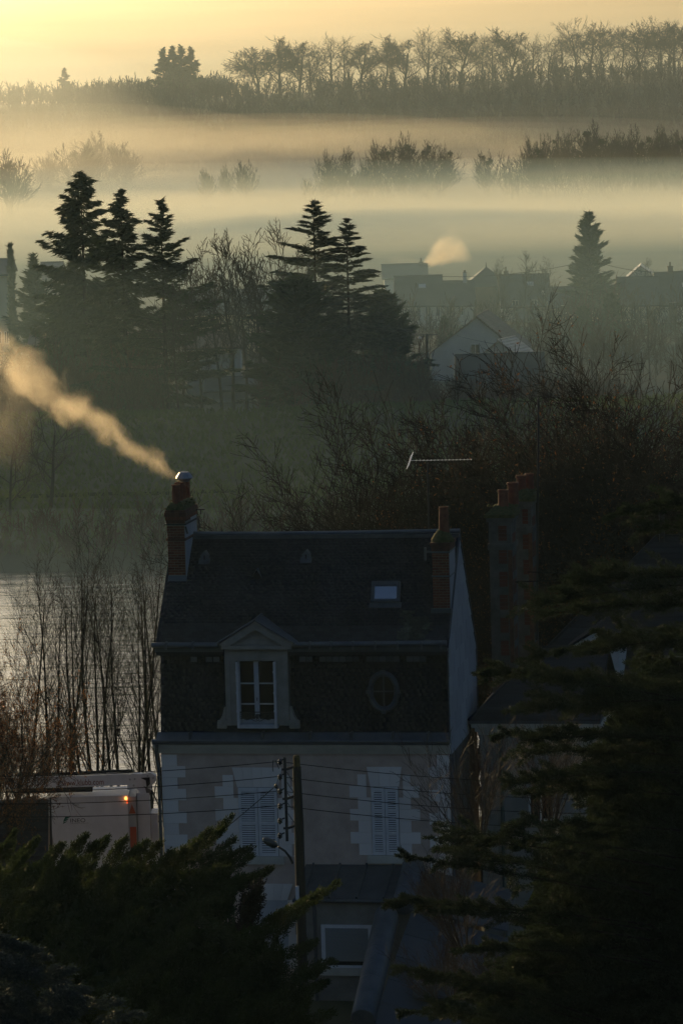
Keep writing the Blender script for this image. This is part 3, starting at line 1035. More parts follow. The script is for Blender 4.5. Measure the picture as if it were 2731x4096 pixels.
STUCCO = mat('render', (.41, .30, .245), .95, (.53, .40, .335), 1.6, .5, 40, detail=9)
STONE = piece_mat('pale_stone', (.64, .56, .51), (.74, .66, .605), .85, .35, 25)
STONEC = mat('cornice_stone', (.42, .38, .32), .9, (.52, .48, .41), 2.0, .4, 25, detail=6)
STONED = mat('dormer_stone', (.22, .20, .175), .9, (.28, .255, .225), 2.5, .35, 30)
SLATE = mat('slate', (.014, .0165, .021), .65, (.028, .032, .039), 1.1, .4, 60, detail=8, spec=.15)
SLATEP = piece_mat('slate_piece', (.013, .0145, .017), (.03, .033, .037), .6, .5, 60)
MOSS_SLATE = mat('mossy_slate', (.03, .034, .026), .8, (.12, .13, .10), 2.2, .6, 30, detail=8, low=.48, high=.72)
ZINC = mat('zinc', (.07, .08, .092), .5, (.11, .12, .135), 1.6, .15, 8, metal=.25)
ZINCD = mat('dark_zinc', (.05, .058, .068), .5, (.08, .09, .10), 2, .15, 8, metal=.25)
PANEL = piece_mat('grey_cladding', (.25, .26, .285), (.31, .32, .345), .75, .2, 20)
BRICK = piece_mat('brick', (.10, .034, .022), (.18, .062, .036), .85, .6, 60)
MORTAR = mat('mortar', (.17, .145, .11), .95, (.22, .185, .15), 6, .4, 40)
POT = mat('terracotta', (.11, .034, .02), .85, (.16, .055, .032), 5, .2, 20)
MOSSM = mat('moss', (.035, .045, .012), .95, (.09, .08, .03), 9, 1.0, 40, detail=8)
SOOT = mat('sooty_brick', (.06, .03, .02), .9, (.12, .055, .035), 6, .6, 40)
IRON = mat('iron', (.02, .02, .022), .5)
PAINTW = mat('white_paint', (.37, .37, .39), .55, (.44, .44, .455), 4, .1, 20)
PAINTG = mat('grey_paint', (.56, .535, .54), .6, (.64, .615, .61), 6, .1, 20)
DARKIN = mat('opening_shade', (.01, .01, .01), .9)  # near-black; the shade inside openings is put into the colour
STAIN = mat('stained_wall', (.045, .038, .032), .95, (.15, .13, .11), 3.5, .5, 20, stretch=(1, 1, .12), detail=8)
MIRR = mat('sky_glass', (.5, .53, .58), .06, metal=.75)
W_, DP = 9.15, 6.0
ZE, ZR, VR = 12.95, 15.95, 2.9
house = thing('mansard_house', 'tall old house with slate mansard roof, brick chimneys and stone dormer', 'house', HO, -YAW)

MB().box(0, W_ - .02, 0, DP, .5, 9.4).build('wall', STUCCO, house)
core = MB().prism([(.02, .05, 9.45), (.02, DP, 9.45), (.02, DP, 12.0), (.02, VR, ZR - .07), (.02, .45, 12.9)], (W_ - .06, 0, 0))
core.build('roof_frame', ZINCD, house)
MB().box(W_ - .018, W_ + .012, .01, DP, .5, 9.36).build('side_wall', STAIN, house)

# slates: every slate a thin tilted slab, the lowest courses single, the rest joined
def slates(o, uy, width, length, tw, tl, seed, single, skip=None, mats=(SLATE, SLATEP), th=.007):
    rng = np.random.default_rng(seed)
    ux = np.array((1., 0, 0))
    uy = np.array(uy, float)
    uy /= np.linalg.norm(uy)
    nn = np.cross(ux, uy)
    nr, nc = int(length / tl), int(width / tw) + 1
    me = bpy.data.meshes.new('slate')
    bx = MB().box(.0012, tw - .0012, 0, tl * 2.0, 0, th)
    me.from_pydata(bx.v, [], bx.f)
    me.materials.append(mats[1])
    box_v = np.array(bx.v)
    box_f = np.array(bx.f)
    parts = []
    cnt = 0
    tilt = math.atan2(th * 1.75, tl)
    Y2 = uy * math.cos(tilt) - nn * math.sin(tilt)
    N2 = np.cross(ux, Y2)
    for j in range(nr):
        off = tw * ((j * 2) % 5) / 5 + rng.uniform(-.02, .02)
        for i in range(nc + 1):
            x = i * tw - off
            if x < -.02 or x + tw > width + .02:
                continue
            if skip and skip(x + tw / 2, j * tl):
                continue
            a = rng.normal(0, .006)
            l_ = rng.normal(0, .004)
            X3 = ux * math.cos(a) + Y2 * math.sin(a)
            Y3 = np.cross(N2, X3)
            lift = abs(rng.normal(0, .0012))
            p = np.array(o) + ux * x + uy * (j * tl + l_) + nn * (th * 2.0 + lift)
            if cnt < single:
                cnt += 1
                ob = put('slate', me, house)
                ob.matrix_local = Matrix(((X3[0], Y3[0], N2[0], p[0]), (X3[1], Y3[1], N2[1], p[1]), (X3[2], Y3[2], N2[2], p[2]), (0, 0, 0, 1)))
            else:
                parts.append((p + box_v[:, :1] * X3 * rng.uniform(1.0, 1.02) + box_v[:, 1:2] * Y3 + box_v[:, 2:] * N2, box_f))
    put('slates', fast_mesh('slates', *join(parts), mats[0]), house, 'stuff')


ov = .16
MB().prism([(-.05, -ov, ZE - ov * 1.03 + .0), (W_ + .05, -ov, ZE - ov * 1.03), (W_ + .05, VR, ZR), (-.05, VR, ZR)], (0, .05, -.06)).build('roof_slope', SLATE, house)
MB().prism([(-.05, VR + .01, ZR), (W_ + .05, VR + .01, ZR), (W_ + .05, DP + .1, 11.9), (-.05, DP + .1, 11.9)], (0, -.05, -.06)).build('roof_slope', SLATE, house)
LS = math.hypot(VR + ov, (VR + ov) * 1.0)
MSK = lambda u, s: 7.6 < u < 8.6 and s < 1.3 and noise.noise(Vector((u * 2, s * 2.2, 3))) > -.25
slates((0.0, -ov, ZE - ov * 1.03), (0, VR + ov, ZR - ZE + ov * 1.03), W_, LS * 1.0, .2, .112, 1, 300, skip=MSK)
# the mossy patch by the right chimney
rngm = np.random.default_rng(4)
mp_parts = []
sy = np.array((0, 1, 1.0)) / math.sqrt(2)
sn = np.array((0, -1, 1.0)) / math.sqrt(2)
bxm = MB().box(.004, .196, 0, .22, 0, .016)
for j in range(12):
    for i in range(6):
        u, s = 7.55 + i * .2 - (.1 if j % 2 else 0), j * .112
        if MSK(u + .1, s):
            p = np.array((u, -ov, ZE - ov * 1.03)) + sy * s + sn * (.02 + abs(rngm.normal(0, .004)))
            v_ = np.array(bxm.v)
            mp_parts.append((p + v_[:, :1] * np.array((1., 0, 0)) + v_[:, 1:2] * (sy - sn * .1) + v_[:, 2:] * sn, np.array(bxm.f)))
put('mossy_slates', fast_mesh('mossy_slates', *join(mp_parts), MOSS_SLATE), house, 'stuff')

dl, dr = HF(901, 2700, -.12)[0], HF(1152, 2700, -.12)[0]
ocu, ocz = HF(1535, 2765, .1)


def skip_low(u, s):
    z = 9.98 + s * 2.72 / 2.745
    if dl - .35 < u < dr + .35 and z < 10.75:
        return True
    if dl < u < dr:
        return True
    return ((u - ocu) / .43) ** 2 + ((z - ocz) / .6) ** 2 < 1


MB().prism([(0, .03, 9.9), (W_, .03, 9.9), (W_, .40, 12.75), (0, .40, 12.75)], (0, .05, 0)).build('roof_slope', SLATE, house)
slates((0.0, .0, 9.98), (0, .36, 2.72), W_, 2.745, .2, .13, 2, 0, skip=skip_low)

# ridge, gutters, cornice
rdg = MB().tube([(-.05, VR, ZR + .03), (3, VR, ZR + .0), (6, VR, ZR + .015), (W_ + .06, VR, ZR + .05)], .075, 8)
rdg.build('ridge_roll', ZINC, house)
MB().box(-.04, W_ + .05, VR - .16, VR + .01, ZR - .14, ZR - .02).build('ridge_flashing', ZINCD, house)
g_ = MB().tube([(-.12, -.3, 12.86), (2.0, -.3, 12.85)], .085, 10).tube([(4.35, -.3, 12.86), (W_ + .02, -.3, 12.9)], .085, 10)
g_.build('gutter', ZINC, house)
gb = [.35, 1.2, 4.9, 5.55, 6.25, 6.95, 7.65, 8.4, 9.0]
gm = bpy.data.meshes.new('gutter_bracket')
bb = MB().box(-.025, .025, -.41, -.2, 12.92, 12.96).box(-.03, .03, -.42, -.38, 12.72, 12.92)
gm.from_pydata(bb.v, [], bb.f)
gm.materials.append(ZINC)
for x in gb:
    put('gutter_bracket', gm, house).location = (x, 0, 0)
MB().box(-.05, dl - .02, -.2, .35, 12.62, 12.8).box(dr + .02, W_, -.2, .35, 12.62, 12.8).build('fascia', ZINCD, house)
MB().box(-.04, dl - .02, -.13, .36, 12.5, 12.615).box(dr + .02, W_, -.13, .36, 12.5, 12.615).build('fascia_moulding', SLATE, house)
LEADP = piece_mat('lead_flash', (.035, .04, .045), (.10, .11, .12), .6)
rl = random.Random(8)
for x in list(np.arange(1.05, 1.8, .24)) + list(np.arange(4.5, 8.6, .21)):
    if rl.random() < .78:
        MB().box(x, x + .19, -.02, .0, 12.28, 12.44).build('lead_flashing', LEADP, house)
for z0, z1, v0, m, nm in ((9.40, 9.50, -.10, STONEC, 'cornice'), (9.502, 9.60, -.18, STONEC, 'cornice'), (9.602, 9.72, -.27, STONEC, 'cornice')):
    MB().box(-.12 + v0 * .3, W_ + .02, v0, .0, z0, z1).build(nm, m, house)
MB().prism([(-.2, -.36, 9.722), (W_ + .02, -.36, 9.722), (W_ + .02, -.36, 9.83), (-.2, -.36, 9.83)], (0, .36, 0)).build('cornice_gutter', ZINCD, house)
MB().tube([(-.2, -.37, 9.84), (W_ + .02, -.37, 9.84)], .05, 8).build('gutter_lip', ZINC, house)
MB().prism([(-.1, -.3, 9.832), (W_, -.3, 9.832), (W_, 0, 10.06), (-.1, 0, 10.06)], (0, .02, -.02)).build('apron_flashing', ZINC, house)
for x in (1.0, 3.3, 4.8, 6.1, 7.4, 8.5):
    MB().box(x - .03, x + .03, -.4, .01, 9.86, 10.02 + .08).build('apron_clip', ZINCD, house)

# gable cladding: big lapped grey panels, cut to the gable outline
def clip(poly, edges):
    for (ax, ay, bx_, by) in edges:
        outp = []
        for i in range(len(poly)):
            p, q = poly[i], poly[(i + 1) % len(poly)]
            sp = (bx_ - ax) * (p[1] - ay) - (by - ay) * (p[0] - ax)
            sq = (bx_ - ax) * (q[1] - ay) - (by - ay) * (q[0] - ax)
            if sp >= 0:
                outp.append(p)
            if sp * sq < 0:
                k = sp / (sp - sq)
                outp.append((p[0] + (q[0] - p[0]) * k, p[1] + (q[1] - p[1]) * k))
        poly = outp
        if len(poly) < 3:
            return []
    return poly


GP = [(.0, 9.36), (6.0, 9.36), (6.02, 11.95), (2.9, 15.9), (.1, 13.0), (.02, 12.6)]
GE = [(*GP[i], *GP[(i + 1) % len(GP)]) for i in range(len(GP))]
MB().prism([(W_ - .03, p[0], p[1]) for p in GP], (.03, 0, 0)).build('gable_wall', ZINCD, house)
pw_, ph_ = 1.22, .62
for j in range(12):
    for i in range(-1, 7):
        x0 = i * pw_ + (.41 * (j % 3)) - .5
        z0 = 9.3 + j * ph_
        pl = clip([(x0 + .02, z0 + .01), (x0 + pw_ - .02, z0 + .01), (x0 + pw_ - .02, z0 + ph_ - .012), (x0 + .02, z0 + ph_ - .012)], GE)
        if len(pl) >= 3:
            MB().prism([(W_ + .012 + .018 * (1 - (p[1] - z0) / ph_), p[0], p[1]) for p in pl], (.012, 0, 0)).build('panel', PANEL, house)
MB().tube([(W_ + .04, .08, 13.0), (W_ + .04, 2.9, 15.93), (W_ + .04, 6.03, 11.95), (W_ + .04, 6.03, 9.4)], .035, 6).build('verge_strip', ZINCD, house)

# quoins and window surrounds: each dressed stone single
def stone(u0, u1, z0, z1, v=-.03, m=STONE, name='dressed_stone'):
    return MB().box(u0 + .003, u1 - .003, v, .02, z0 + .004, z1 - .004).build(name, m, house)


zt = 9.35
k = 0
while zt > 1.2:
    stone(.0, .50 if k % 2 == 0 else .76, zt - .365, zt, name='quoin_stone')
    stone(W_ - (.42 if k % 2 == 0 else .7), W_ - .022, zt - .365, zt, name='quoin_stone')
    zt -= .365
    k += 1


def shutter_window(pl, pr, pt, pb, rails, fan, jl, jr):
    u0, z1 = HF(pl, pt)
    u1, z0 = HF(pr, pb)
    um = (u0 + u1) / 2
    # voussoirs of the flat arch
    top = z1 + .62
    for q in range(fan):
        a0, a1 = q / fan, (q + 1) / fan
        b0, b1 = u0 - .02 + (u1 - u0 + .04) * a0, u0 - .02 + (u1 - u0 + .04) * a1
        w2 = (u1 - u0) * 1.28
        t0, t1 = um - w2 / 2 + w2 * a0, um - w2 / 2 + w2 * a1
        MB().prism([(b0 + .004, -.032, z1 + .004), (b1 - .004, -.032, z1 + .004), (t1 - .004, -.032, top), (t0 + .004, -.032, top)], (0, .05, 0)).build('arch_stone', STONE, house)
    # staggered jamb blocks
    z = z1 + .385
    q = 0
    while z > z0 + .02:
        e0 = max(z - .365, z0)
        wl, wr = (jl[q % 2], jr[q % 2])
        inset = .0
        if z > z1 + .01:       # block beside the arch: cut back to the splayed joint
            inset = (z1 + .385 - z1) * .0 + .14
        stone(u0 - wl, u0 - .004 - inset, e0, z, name='jamb_stone')
        stone(u1 + .004 + inset, u1 + wr, e0, z, name='jamb_stone')
        z -= .365
        q += 1
    MB().box(u0 - .16, u1 + .16, -.13, .02, z0 - .24, z0 - .004).build('window_sill', STONEC, house)
    MB().box(u0 + .001, u1 - .001, -.004, -.001, z0 + .002, z1 - .002).build('recess_shade', DARKIN, house)  # flat black sheet on the wall paints the shade behind the shutters
    slat_me = None
    for s0, s1 in ((u0 + .01, um - .008), (um + .008, u1 - .01)):
        st = .085
        fr = MB().box(s0, s0 + st, -.062, -.02, z0 + .01, z1 - .01).box(s1 - st, s1, -.062, -.02, z0 + .01, z1 - .01)
        edges = [z0 + .01] + [z0 + (z1 - z0) * r for r in rails] + [z1 - .01]
        for e in edges:
            h = .075 if e not in (edges[0], edges[-1]) else .11
            lo = e if e == edges[0] else (e - h if e == edges[-1] else e - h / 2)
            fr.box(s0 + st + .001, s1 - st - .001, -.061, -.021, lo, lo + h)
        leaf = fr.build('shutter', PAINTG, house)
        if slat_me is None:
            slat_me = bpy.data.meshes.new('slat')
            w = s1 - s0 - 2 * st - .004
            sb = MB().prism([(0, -.054, -.004), (0, -.024, .034), (0, -.018, .030), (0, -.048, -.008)], (w, 0, 0))
            slat_me.from_pydata(sb.v, [], sb.f)
            slat_me.materials.append(PAINTG)
        for a, b_ in zip(edges, edges[1:]):
            lo = a + (.11 if a == edges[0] else .04)
            hi = b_ - (.11 if b_ == edges[-1] else .04)
            n = max(3, int((hi - lo) / .066))
            for q in range(n):
                put('slat', slat_me, leaf).location = (s0 + st + .002, 0, lo + (q + .4) * (hi - lo) / n)


shutter_window(952, 1117, 3148, 3425, (.49,), 5, (.48, .74), (.42, .62))
shutter_window(1483, 1600, 3146, 3421, (.33, .66), 3, (.42, .68), (.38, .66))
# lintel of the ground floor window
for q in range(5):
    a0, a1 = q / 5, (q + 1) / 5
    ua, ub = HF(1010, 3600)[0], HF(1150, 3600)[0]
    ta, tb = HF(982, 3535)[0], HF(1172, 3535)[0]
    z0, z1 = HF(1080, 3600)[1], HF(1080, 3535)[1]
    MB().prism([(ua + (ub - ua) * a0 + .005, -.03, z0), (ua + (ub - ua) * a1 - .005, -.03, z0), (ta + (tb - ta) * a1 - .005, -.03, z1), (ta + (tb - ta) * a0 + .005, -.03, z1)], (0, .05, 0)).build('arch_stone', STONE, house)
for q in range(6):
    zz = HF(1080, 3600)[1] - q * .365
    stone(HF(985 - (30 if q % 2 else 0), 3600)[0], HF(1010, 3600)[0], zz - .365, zz, name='jamb_stone')
    stone(HF(1150, 3600)[0], HF(1178 + (30 if q % 2 else 0), 3600)[0], zz - .365, zz, name='jamb_stone')
MB().box(HF(1010, 3600)[0], HF(1150, 3600)[0], -.01, -.002, 2.6, HF(1080, 3600)[1]).build('ground_window', PAINTW, house)

# ---------------------------------------------------------------- dormer
VD = -.14
zc0, zc1 = HF(1025, 2593, VD)[1], HF(1025, 2578, VD)[1]
ol, otop = HF(944, 2643, VD)
orr, obot = HF(1106, 2908, VD)
orr = HF(1106, 2700, VD)[0]
zb = HF(1025, 2902, VD)[1]
dorm = MB().box(dl, ol, VD, .5, zb, zc0 - .002).box(orr, dr, VD, .5, zb, zc0 - .002).box(ol + .001, orr - .001, VD + .001, .5, otop, zc0 - .003).build('dormer', STONED, house)
MB().box(dl + .03, dl + .16, VD - .03, VD - .001, zb, otop).build('pilaster', STONED, dorm)
MB().box(dr - .16, dr - .03, VD - .03, VD - .001, zb, otop).build('pilaster', STONED, dorm)
MB().box(dl - .02, dl + .0, VD + .06, .9, zb + .3, zc0).box(dr + .001, dr + .02, VD + .06, .9, zb + .3, zc0).build('cheek', ZINCD, dorm)
ky = MB().prism([((ol + orr) / 2 - .11, VD - .03, otop + .02), ((ol + orr) / 2 + .11, VD - .03, otop + .02), ((ol + orr) / 2 + .14, VD - .03, zc0 - .08), ((ol + orr) / 2 - .14, VD - .03, zc0 - .08)], (0, .029, 0)).build('keystone', STONED, dorm)
MB().box(ol, orr, .3, .45, zb, otop).build('dark_interior', DARKIN, dorm)
pl_, pr_ = HF(878, 2585, -.4)[0], HF(1170, 2585, -.4)[0]
pa_u, pa_z = HF(1020, 2487, -.4)
MB().box(pl_ + .05, pr_ - .05, -.38, .5, zc0, zc1).build('pediment_cornice', STONED, dorm)
for sgn in (-1, 1):
    ub = pl_ if sgn < 0 else pr_
    zz = zc1 + .005
    th = .2
    pts = [(ub, -.42, zz), (ub, -.42, zz + .06), (pa_u, -.42, pa_z), (pa_u, -.42, pa_z - th * 1.2), (ub - sgn * .34, -.42, zz)]
    MB().prism(pts, (0, .40, 0)).build('raking_cornice', STONED, dorm)
    zr2 = HF(1040, 2468, .2)[1]
    MB().prism([(ub + sgn * .09, -.5, zz + .045), (pa_u, -.5, pa_z + .03), (pa_u, 1.35, pa_z + .07), (ub + sgn * .2, 1.0 if sgn < 0 else 1.1, zz + .04)], (0, 0, .035)).build('zinc_roof', ZINC, dorm)
MB().prism([(pl_ + .3, -.2, zc1), (pr_ - .3, -.2, zc1), (pa_u, -.2, pa_z - .2)], (0, .3, 0)).build('tympanum', STONED, dorm)
MB().tube([(pa_u, -.52, pa_z + .06), (pa_u, 1.35, pa_z + .1)], .04, 6).build('ridge_roll', ZINC, dorm)
# scrolled consoles
for side in (-1, 1):
    base = [(205, 1480), (180, 1490), (165, 1560), (150, 1620), (110, 1690), (75, 1715), (70, 1820), (215, 1825)]
    pts = []
    for (x, y) in base:
        u, z = HF(850 + x * .2551, 2450 + y * .2551, VD)
        if side > 0:
            u = dl + dr - u
        pts.append((u, VD + .02, z))
    MB().prism(pts if side < 0 else pts[::-1], (0, .3, 0)).build('console', STONED, dorm)
    cu = pts[5][0] + side * -.16
    bz = pts[6][2]
    MB().box(min(cu - .14, cu + .14), max(cu - .14, cu + .14), VD - .02, VD + .019, bz + .02, bz + .27).build('console_block', STONED, dorm)
    MB().tube([(cu + math.cos(a) * .07 * (1 - a / 14), VD - .035, bz + .14 + math.sin(a) * .07 * (1 - a / 14)) for a in np.linspace(0, 11, 26)], .012, 5).build('scroll', STONED, dorm)
# casement window
vw = .1
cs = HF(1026, 2700, vw)[0]
fr = MB()
fr.box(ol + .02, ol + .075, vw - .03, vw + .03, zb + .04, otop - .01).box(orr - .075, orr - .02, vw - .03, vw + .03, zb + .04, otop - .01)
fr.box(cs - .075, cs + .075, vw - .045, vw + .03, zb + .04, otop - .01)
fr.box(ol + .076, orr - .076, vw - .029, vw + .029, zb + .04, zb + .17).box(ol + .076, orr - .076, vw - .029, vw + .029, otop - .05, otop - .011)
hts_ = otop - zb
wz = [zb + .17, HF(1026, 2815, vw)[1], HF(1026, 2733, vw)[1], otop - .05]
for z in wz[1:3]:
    fr.box(ol + .076, cs - .076, vw - .028, vw + .028, z - .022, z + .022).box(cs + .076, orr - .076, vw - .028, vw + .028, z - .022, z + .022)
win = fr.build('dormer_window', PAINTW, house)
for a, b_ in zip(wz, wz[1:]):
    MB().box(ol + .076, cs - .076, vw, vw + .006, a, b_).build('pane', GLASS_D, win)
    MB().box(cs + .076, orr - .076, vw, vw + .006, a, b_).build('pane', GLASS_D, win)
MB().box(cs + .0, cs + .02, vw - .08, vw - .046, zb + .75, zb + .85).build('handle', IRON, win)
MB().box(ol, orr, VD - .08, .29, zb - .08, zb + .039).build('window_sill', PAINTW, win)
for s in (ol + .025, ol + .062, orr - .062, orr - .025):
    MB().box(s - .012, s + .012, VD - .16, VD + .12, zb - .06, otop - .03).build('folded_shutter', PAINTG, win)
    for hz in (.22, .5, .82):
        MB().box(s - .022, s + .022, VD - .175, VD - .155, zb + hts_ * hz, zb + hts_ * hz + .06).build('hinge', PAINTG, win)
gz = HF(1026, 2848, VD)[1]
gu = MB().tube([(ol + .08, VD - .02, gz), (orr - .08, VD - .02, gz)], .016, 5)


def spiral(cx, cz, r, turns, a0, sg):
    return [(cx + sg * r * (1 - q / 24 * .8) * math.cos(a0 + q / 24 * turns * 6.283), VD - .02, cz + r * (1 - q / 24 * .8) * math.sin(a0 + q / 24 * turns * 6.283)) for q in range(25)]


mid = (ol + orr) / 2
for sg in (-1, 1):
    for off, r, t0 in ((.14, .11, 0), (.33, .12, 2), (.5, .11, 1)):
        gu.tube(spiral(mid + sg * off, gz - .13, r, 1.8, t0, sg), .009, 4)
    gu.tube([(mid + sg * q / 10 * .56, VD - .02, gz - .26 + .1 * (q / 10) ** 2 - .03 * math.sin(q * 1.2)) for q in range(11)], .01, 4)
gu.tube(spiral(mid, gz - .15, .08, 1, 0, 1), .02, 5)
for q in range(6):
    a = q / 6 * 6.283
    gu.tube([(mid, VD - .025, gz - .15), (mid + .075 * math.cos(a), VD - .025, gz - .15 + .1 * math.sin(a))], .014, 4)
gu.build('window_guard', IRON, house)

# ---------------------------------------------------------------- oculus, skylight, roof vents
oc = MB()
N = 28
ring = [(ocu + .43 * math.cos(a), .02 + .12 * 0, ocz + .58 * math.sin(a)) for a in np.linspace(0, 2 * math.pi, N + 1)]
oc.tube(ring, .085, 8, cap=False)
ring2 = [(ocu + .36 * math.cos(a), .05, ocz + .51 * math.sin(a)) for a in np.linspace(0, 2 * math.pi, N + 1)]
oc.tube(ring2, .04, 6, cap=False)
oco = oc.build('oculus', ZINCD, house, smooth=True)
MB().prism([(ocu + .36 * math.cos(a), .09, ocz + .51 * math.sin(a)) for a in np.linspace(0, 2 * math.pi, N, endpoint=False)], (0, .03, 0)).build('pane', GLASS_D, oco)
MB().box(ocu - .02, ocu + .02, .04, .085, ocz - .49, ocz + .49).box(ocu - .35, ocu - .021, .042, .084, ocz - .02, ocz + .02).box(ocu + .021, ocu + .35, .042, .084, ocz - .02, ocz + .02).build('glazing_bar', ZINCD, oco)
for a in (0, math.pi / 2, math.pi, 3 * math.pi / 2):
    MB().box(ocu + .47 * math.cos(a) - .07, ocu + .47 * math.cos(a) + .07, -.09, .0, ocz + .63 * math.sin(a) - .05, ocz + .63 * math.sin(a) + .05).build('oculus_key', ZINCD, oco)


def on_roof(px, py, lift=0.0):
    """(u, v, z) where the sight line meets the front roof slope"""
    lo, hi = -.3, 3.2
    for _ in range(40):
        v = (lo + hi) / 2
        u, z = HF(px, py, v)
        if z > ZE + v * (ZR - ZE) / VR:
            lo = v
        else:
            hi = v
    return Vector((u, v, z)) + Vector((0, -1, 1)).normalized() * lift


SU = Vector((0, VR, ZR - ZE)).normalized()
SN = Vector((0, -SU.z, SU.y))


def slope_box(c0, c1, w0, lift0, lift1, mb):
    """box on the slope between two points up the slope, of width w0"""
    a, b_ = c0 + SN * lift0, c1 + SN * lift0
    mb.prism([a - Vector((w0 / 2, 0, 0)), a + Vector((w0 / 2, 0, 0)), b_ + Vector((w0 / 2, 0, 0)), b_ - Vector((w0 / 2, 0, 0))], SN * (lift1 - lift0))


v0, v1 = on_roof(1542, 2414), on_roof(1545, 2333)
vw_ = HF(1603, 2370, 1.2)[0] - HF(1488, 2370, 1.2)[0]
sk = MB()
for sg in (-1, 1):
    o_ = Vector((sg * (vw_ / 2 - .05), 0, 0))
    slope_box(v0 + o_, v1 + o_, .1, .0, .12, sk)
slope_box(v0, v0 + SU * .1, vw_ - .202, .0, .118, sk)
slope_box(v1 - SU * .14, v1, vw_ - .202, .0, .13, sk)
sko = sk.build('skylight', ZINCD, house)
gl = MB()
slope_box(v0 + SU * .1, v1 - SU * .14, vw_ - .202, .03, .075, gl)
gl.build('pane', MIRR, sko)
ap = MB()
slope_box(v0 - SU * .2, v0, vw_ + .1, .03, .055, ap)
ap.build('apron', ZINCD, sko)
for px, py, kind in ((822, 2232, 0), (1227, 2228, 0), (1030, 2300, 1)):
    c = on_roof(px, py)
    vt = MB()
    if kind == 0:
        vt.prism([c + Vector((-.13, -.14, -.12)), c + Vector((.13, -.14, -.12)), c + Vector((.13, -.14, .1)), c + Vector((0, -.14, .24)), c + Vector((-.13, -.14, .1))], (0, .35, 0))
        o = vt.build('roof_vent', ZINC, house)
        MB().box(c.x - .025, c.x + .025, c.y - .152, c.y - .141, c.z - .1, c.z + .1).build('vent_slot', IRON, o)
        MB().prism([c + Vector((-.18, -.26, -.16)), c + Vector((.18, -.26, -.16)), c + Vector((.18, -.1, .02)), c + Vector((-.18, -.1, .02))], (0, .02, -.02)).build('apron', ZINCD, o)
    else:
        vt.poly([c + Vector((-.19, -.18, -.1)), c + Vector((0, -.16, .2)), c + Vector((0, .2, .22))])
        vt.poly([c + Vector((.19, -.18, -.1)), c + Vector((0, .2, .22)), c + Vector((0, -.16, .2))])
        o = vt.build('roof_vent', ZINC, house)
        MB().prism([c + Vector((-.16, -.12, -.1)), c + Vector((.16, -.12, -.1)), c + Vector((0, -.1, .16))], (0, .02, 0)).build('vent_slot', DARKIN, o)

# ---------------------------------------------------------------- chimneys
def brick_wall(parent, u0, u1, vf, z0, z1, course=.083, bl=.235, seed=0):
    rb = random.Random(seed)
    n = int(round((z1 - z0) / course))
    course = (z1 - z0) / n
    cache = {}
    for j in range(n):
        x = u0 - (bl / 2 if j % 2 else 0) - .03
        while x < u1 - .01:
            a, b_ = max(x, u0), min(x + bl, u1)
            if b_ - a > .03:
                w = round(b_ - a - .012, 3)
                if w not in cache:
                    me = bpy.data.meshes.new('brick')
                    bx = MB().box(0, w, 0, .05, 0, course - .014)
                    me.from_pydata(bx.v, [], bx.f)
                    me.materials.append(BRICK)
                    cache[w] = me
                put('brick', cache[w], parent).location = (a + .006, vf - .008 - rb.random() * .006, z0 + j * course + .007)
            x += bl


# left chimney: brick front, clad right flank, long slab running back over the ridge
cl, cr_ = HF(672, 2250, 1.6)[0], HF(741, 2250, 1.6)[0]
zb0 = on_roof(707, 2325).z - .3
vf = on_roof(707, 2318).y
zcol = HF(706, 2100, vf)[1]
ztop = HF(706, 2050, vf)[1]
chl = MB().box(cl + .004, cr_ - .004, vf + .006, vf + 1.8, zb0 - .4, zcol).build('chimney', MORTAR, house)
brick_wall(chl, cl, cr_, vf, HF(706, 2300, vf)[1], zcol - .03, seed=1)
MB().box(cr_ - .003, cr_ + .02, vf + .03, vf + .85, zb0 - .5, zcol + .1).build('cladding', PANEL, chl)
MB().box(cr_ - .003, cr_ + .021, vf + .87, vf + 1.8, zb0 - .2, zcol + .16).build('cladding', PANEL, chl)
MB().box(cl - .04, cr_ + .04, vf - .04, vf + 1.85, zcol - .5, zcol - .42).build('brick_band', SOOT, chl)
MB().box(cl - .07, cr_ + .07, vf - .07, vf + 1.9, zcol + .002, zcol + .04).build('steel_strap', IRON, chl)
for q, (e, za, zc) in enumerate(((.02, .042, .15), (.045, .152, .27), (.07, .272, .40), (.05, .402, .47))):
    MB().box(cl - e, cr_ + e, vf - e, vf + 1.8 + e, zcol + za, zcol + zc).build('corbel_course', SOOT, chl)
for q in range(7):
    x = cl - .03 + q * .095
    MB().box(x, x + .075, vf - .062, vf - .047, zcol + .165, zcol + .262).build('brick', BRICK, chl)
for q in range(11):
    MB().box(cr_ + .047, cr_ + .06, vf + .06 + q * .155, vf + .06 + q * .155 + .13, zcol + .165, zcol + .262).build('brick', BRICK, chl)
zm = zcol + .472
mo = MB()
mo.prism([(cl - .02, vf - .02, zm), (cr_ + .02, vf - .02, zm), (cr_ - .08, vf + .12, zm + .24), (cl + .1, vf + .12, zm + .24)], (0, 1.7, 0))
mo.build('mossy_crown', MOSSM, chl)
rm2 = random.Random(5)
for q in range(34):
    px_m, py_m = rm2.uniform(cl - .03, cr_ + .03), vf + rm2.uniform(-.03, 1.75)
    MB().lathe([(.06, 0), (.055, .03), (.02, .055)], px_m, py_m, 6).build('moss_tuft', MOSSM, chl).location = (0, 0, zm + rm2.uniform(-.02, .2))
um = (cl + cr_) / 2
for q, (dv, r, h) in enumerate(((.22, .135, .60), (.66, .135, .62), (1.14, .125, .62), (1.5, .115, .8))):
    MB().lathe([(r * 1.02, 0), (r, .04), (r * .96, h - .05), (r * 1.06, h - .04), (r * 1.06, h), (r * .82, h + .001), (r * .8, h - .2)], um + (.0 if q < 3 else .06), vf + dv, 14, cap=False).build('chimney_pot', POT, chl, smooth=False).location = (0, 0, zm + .19)
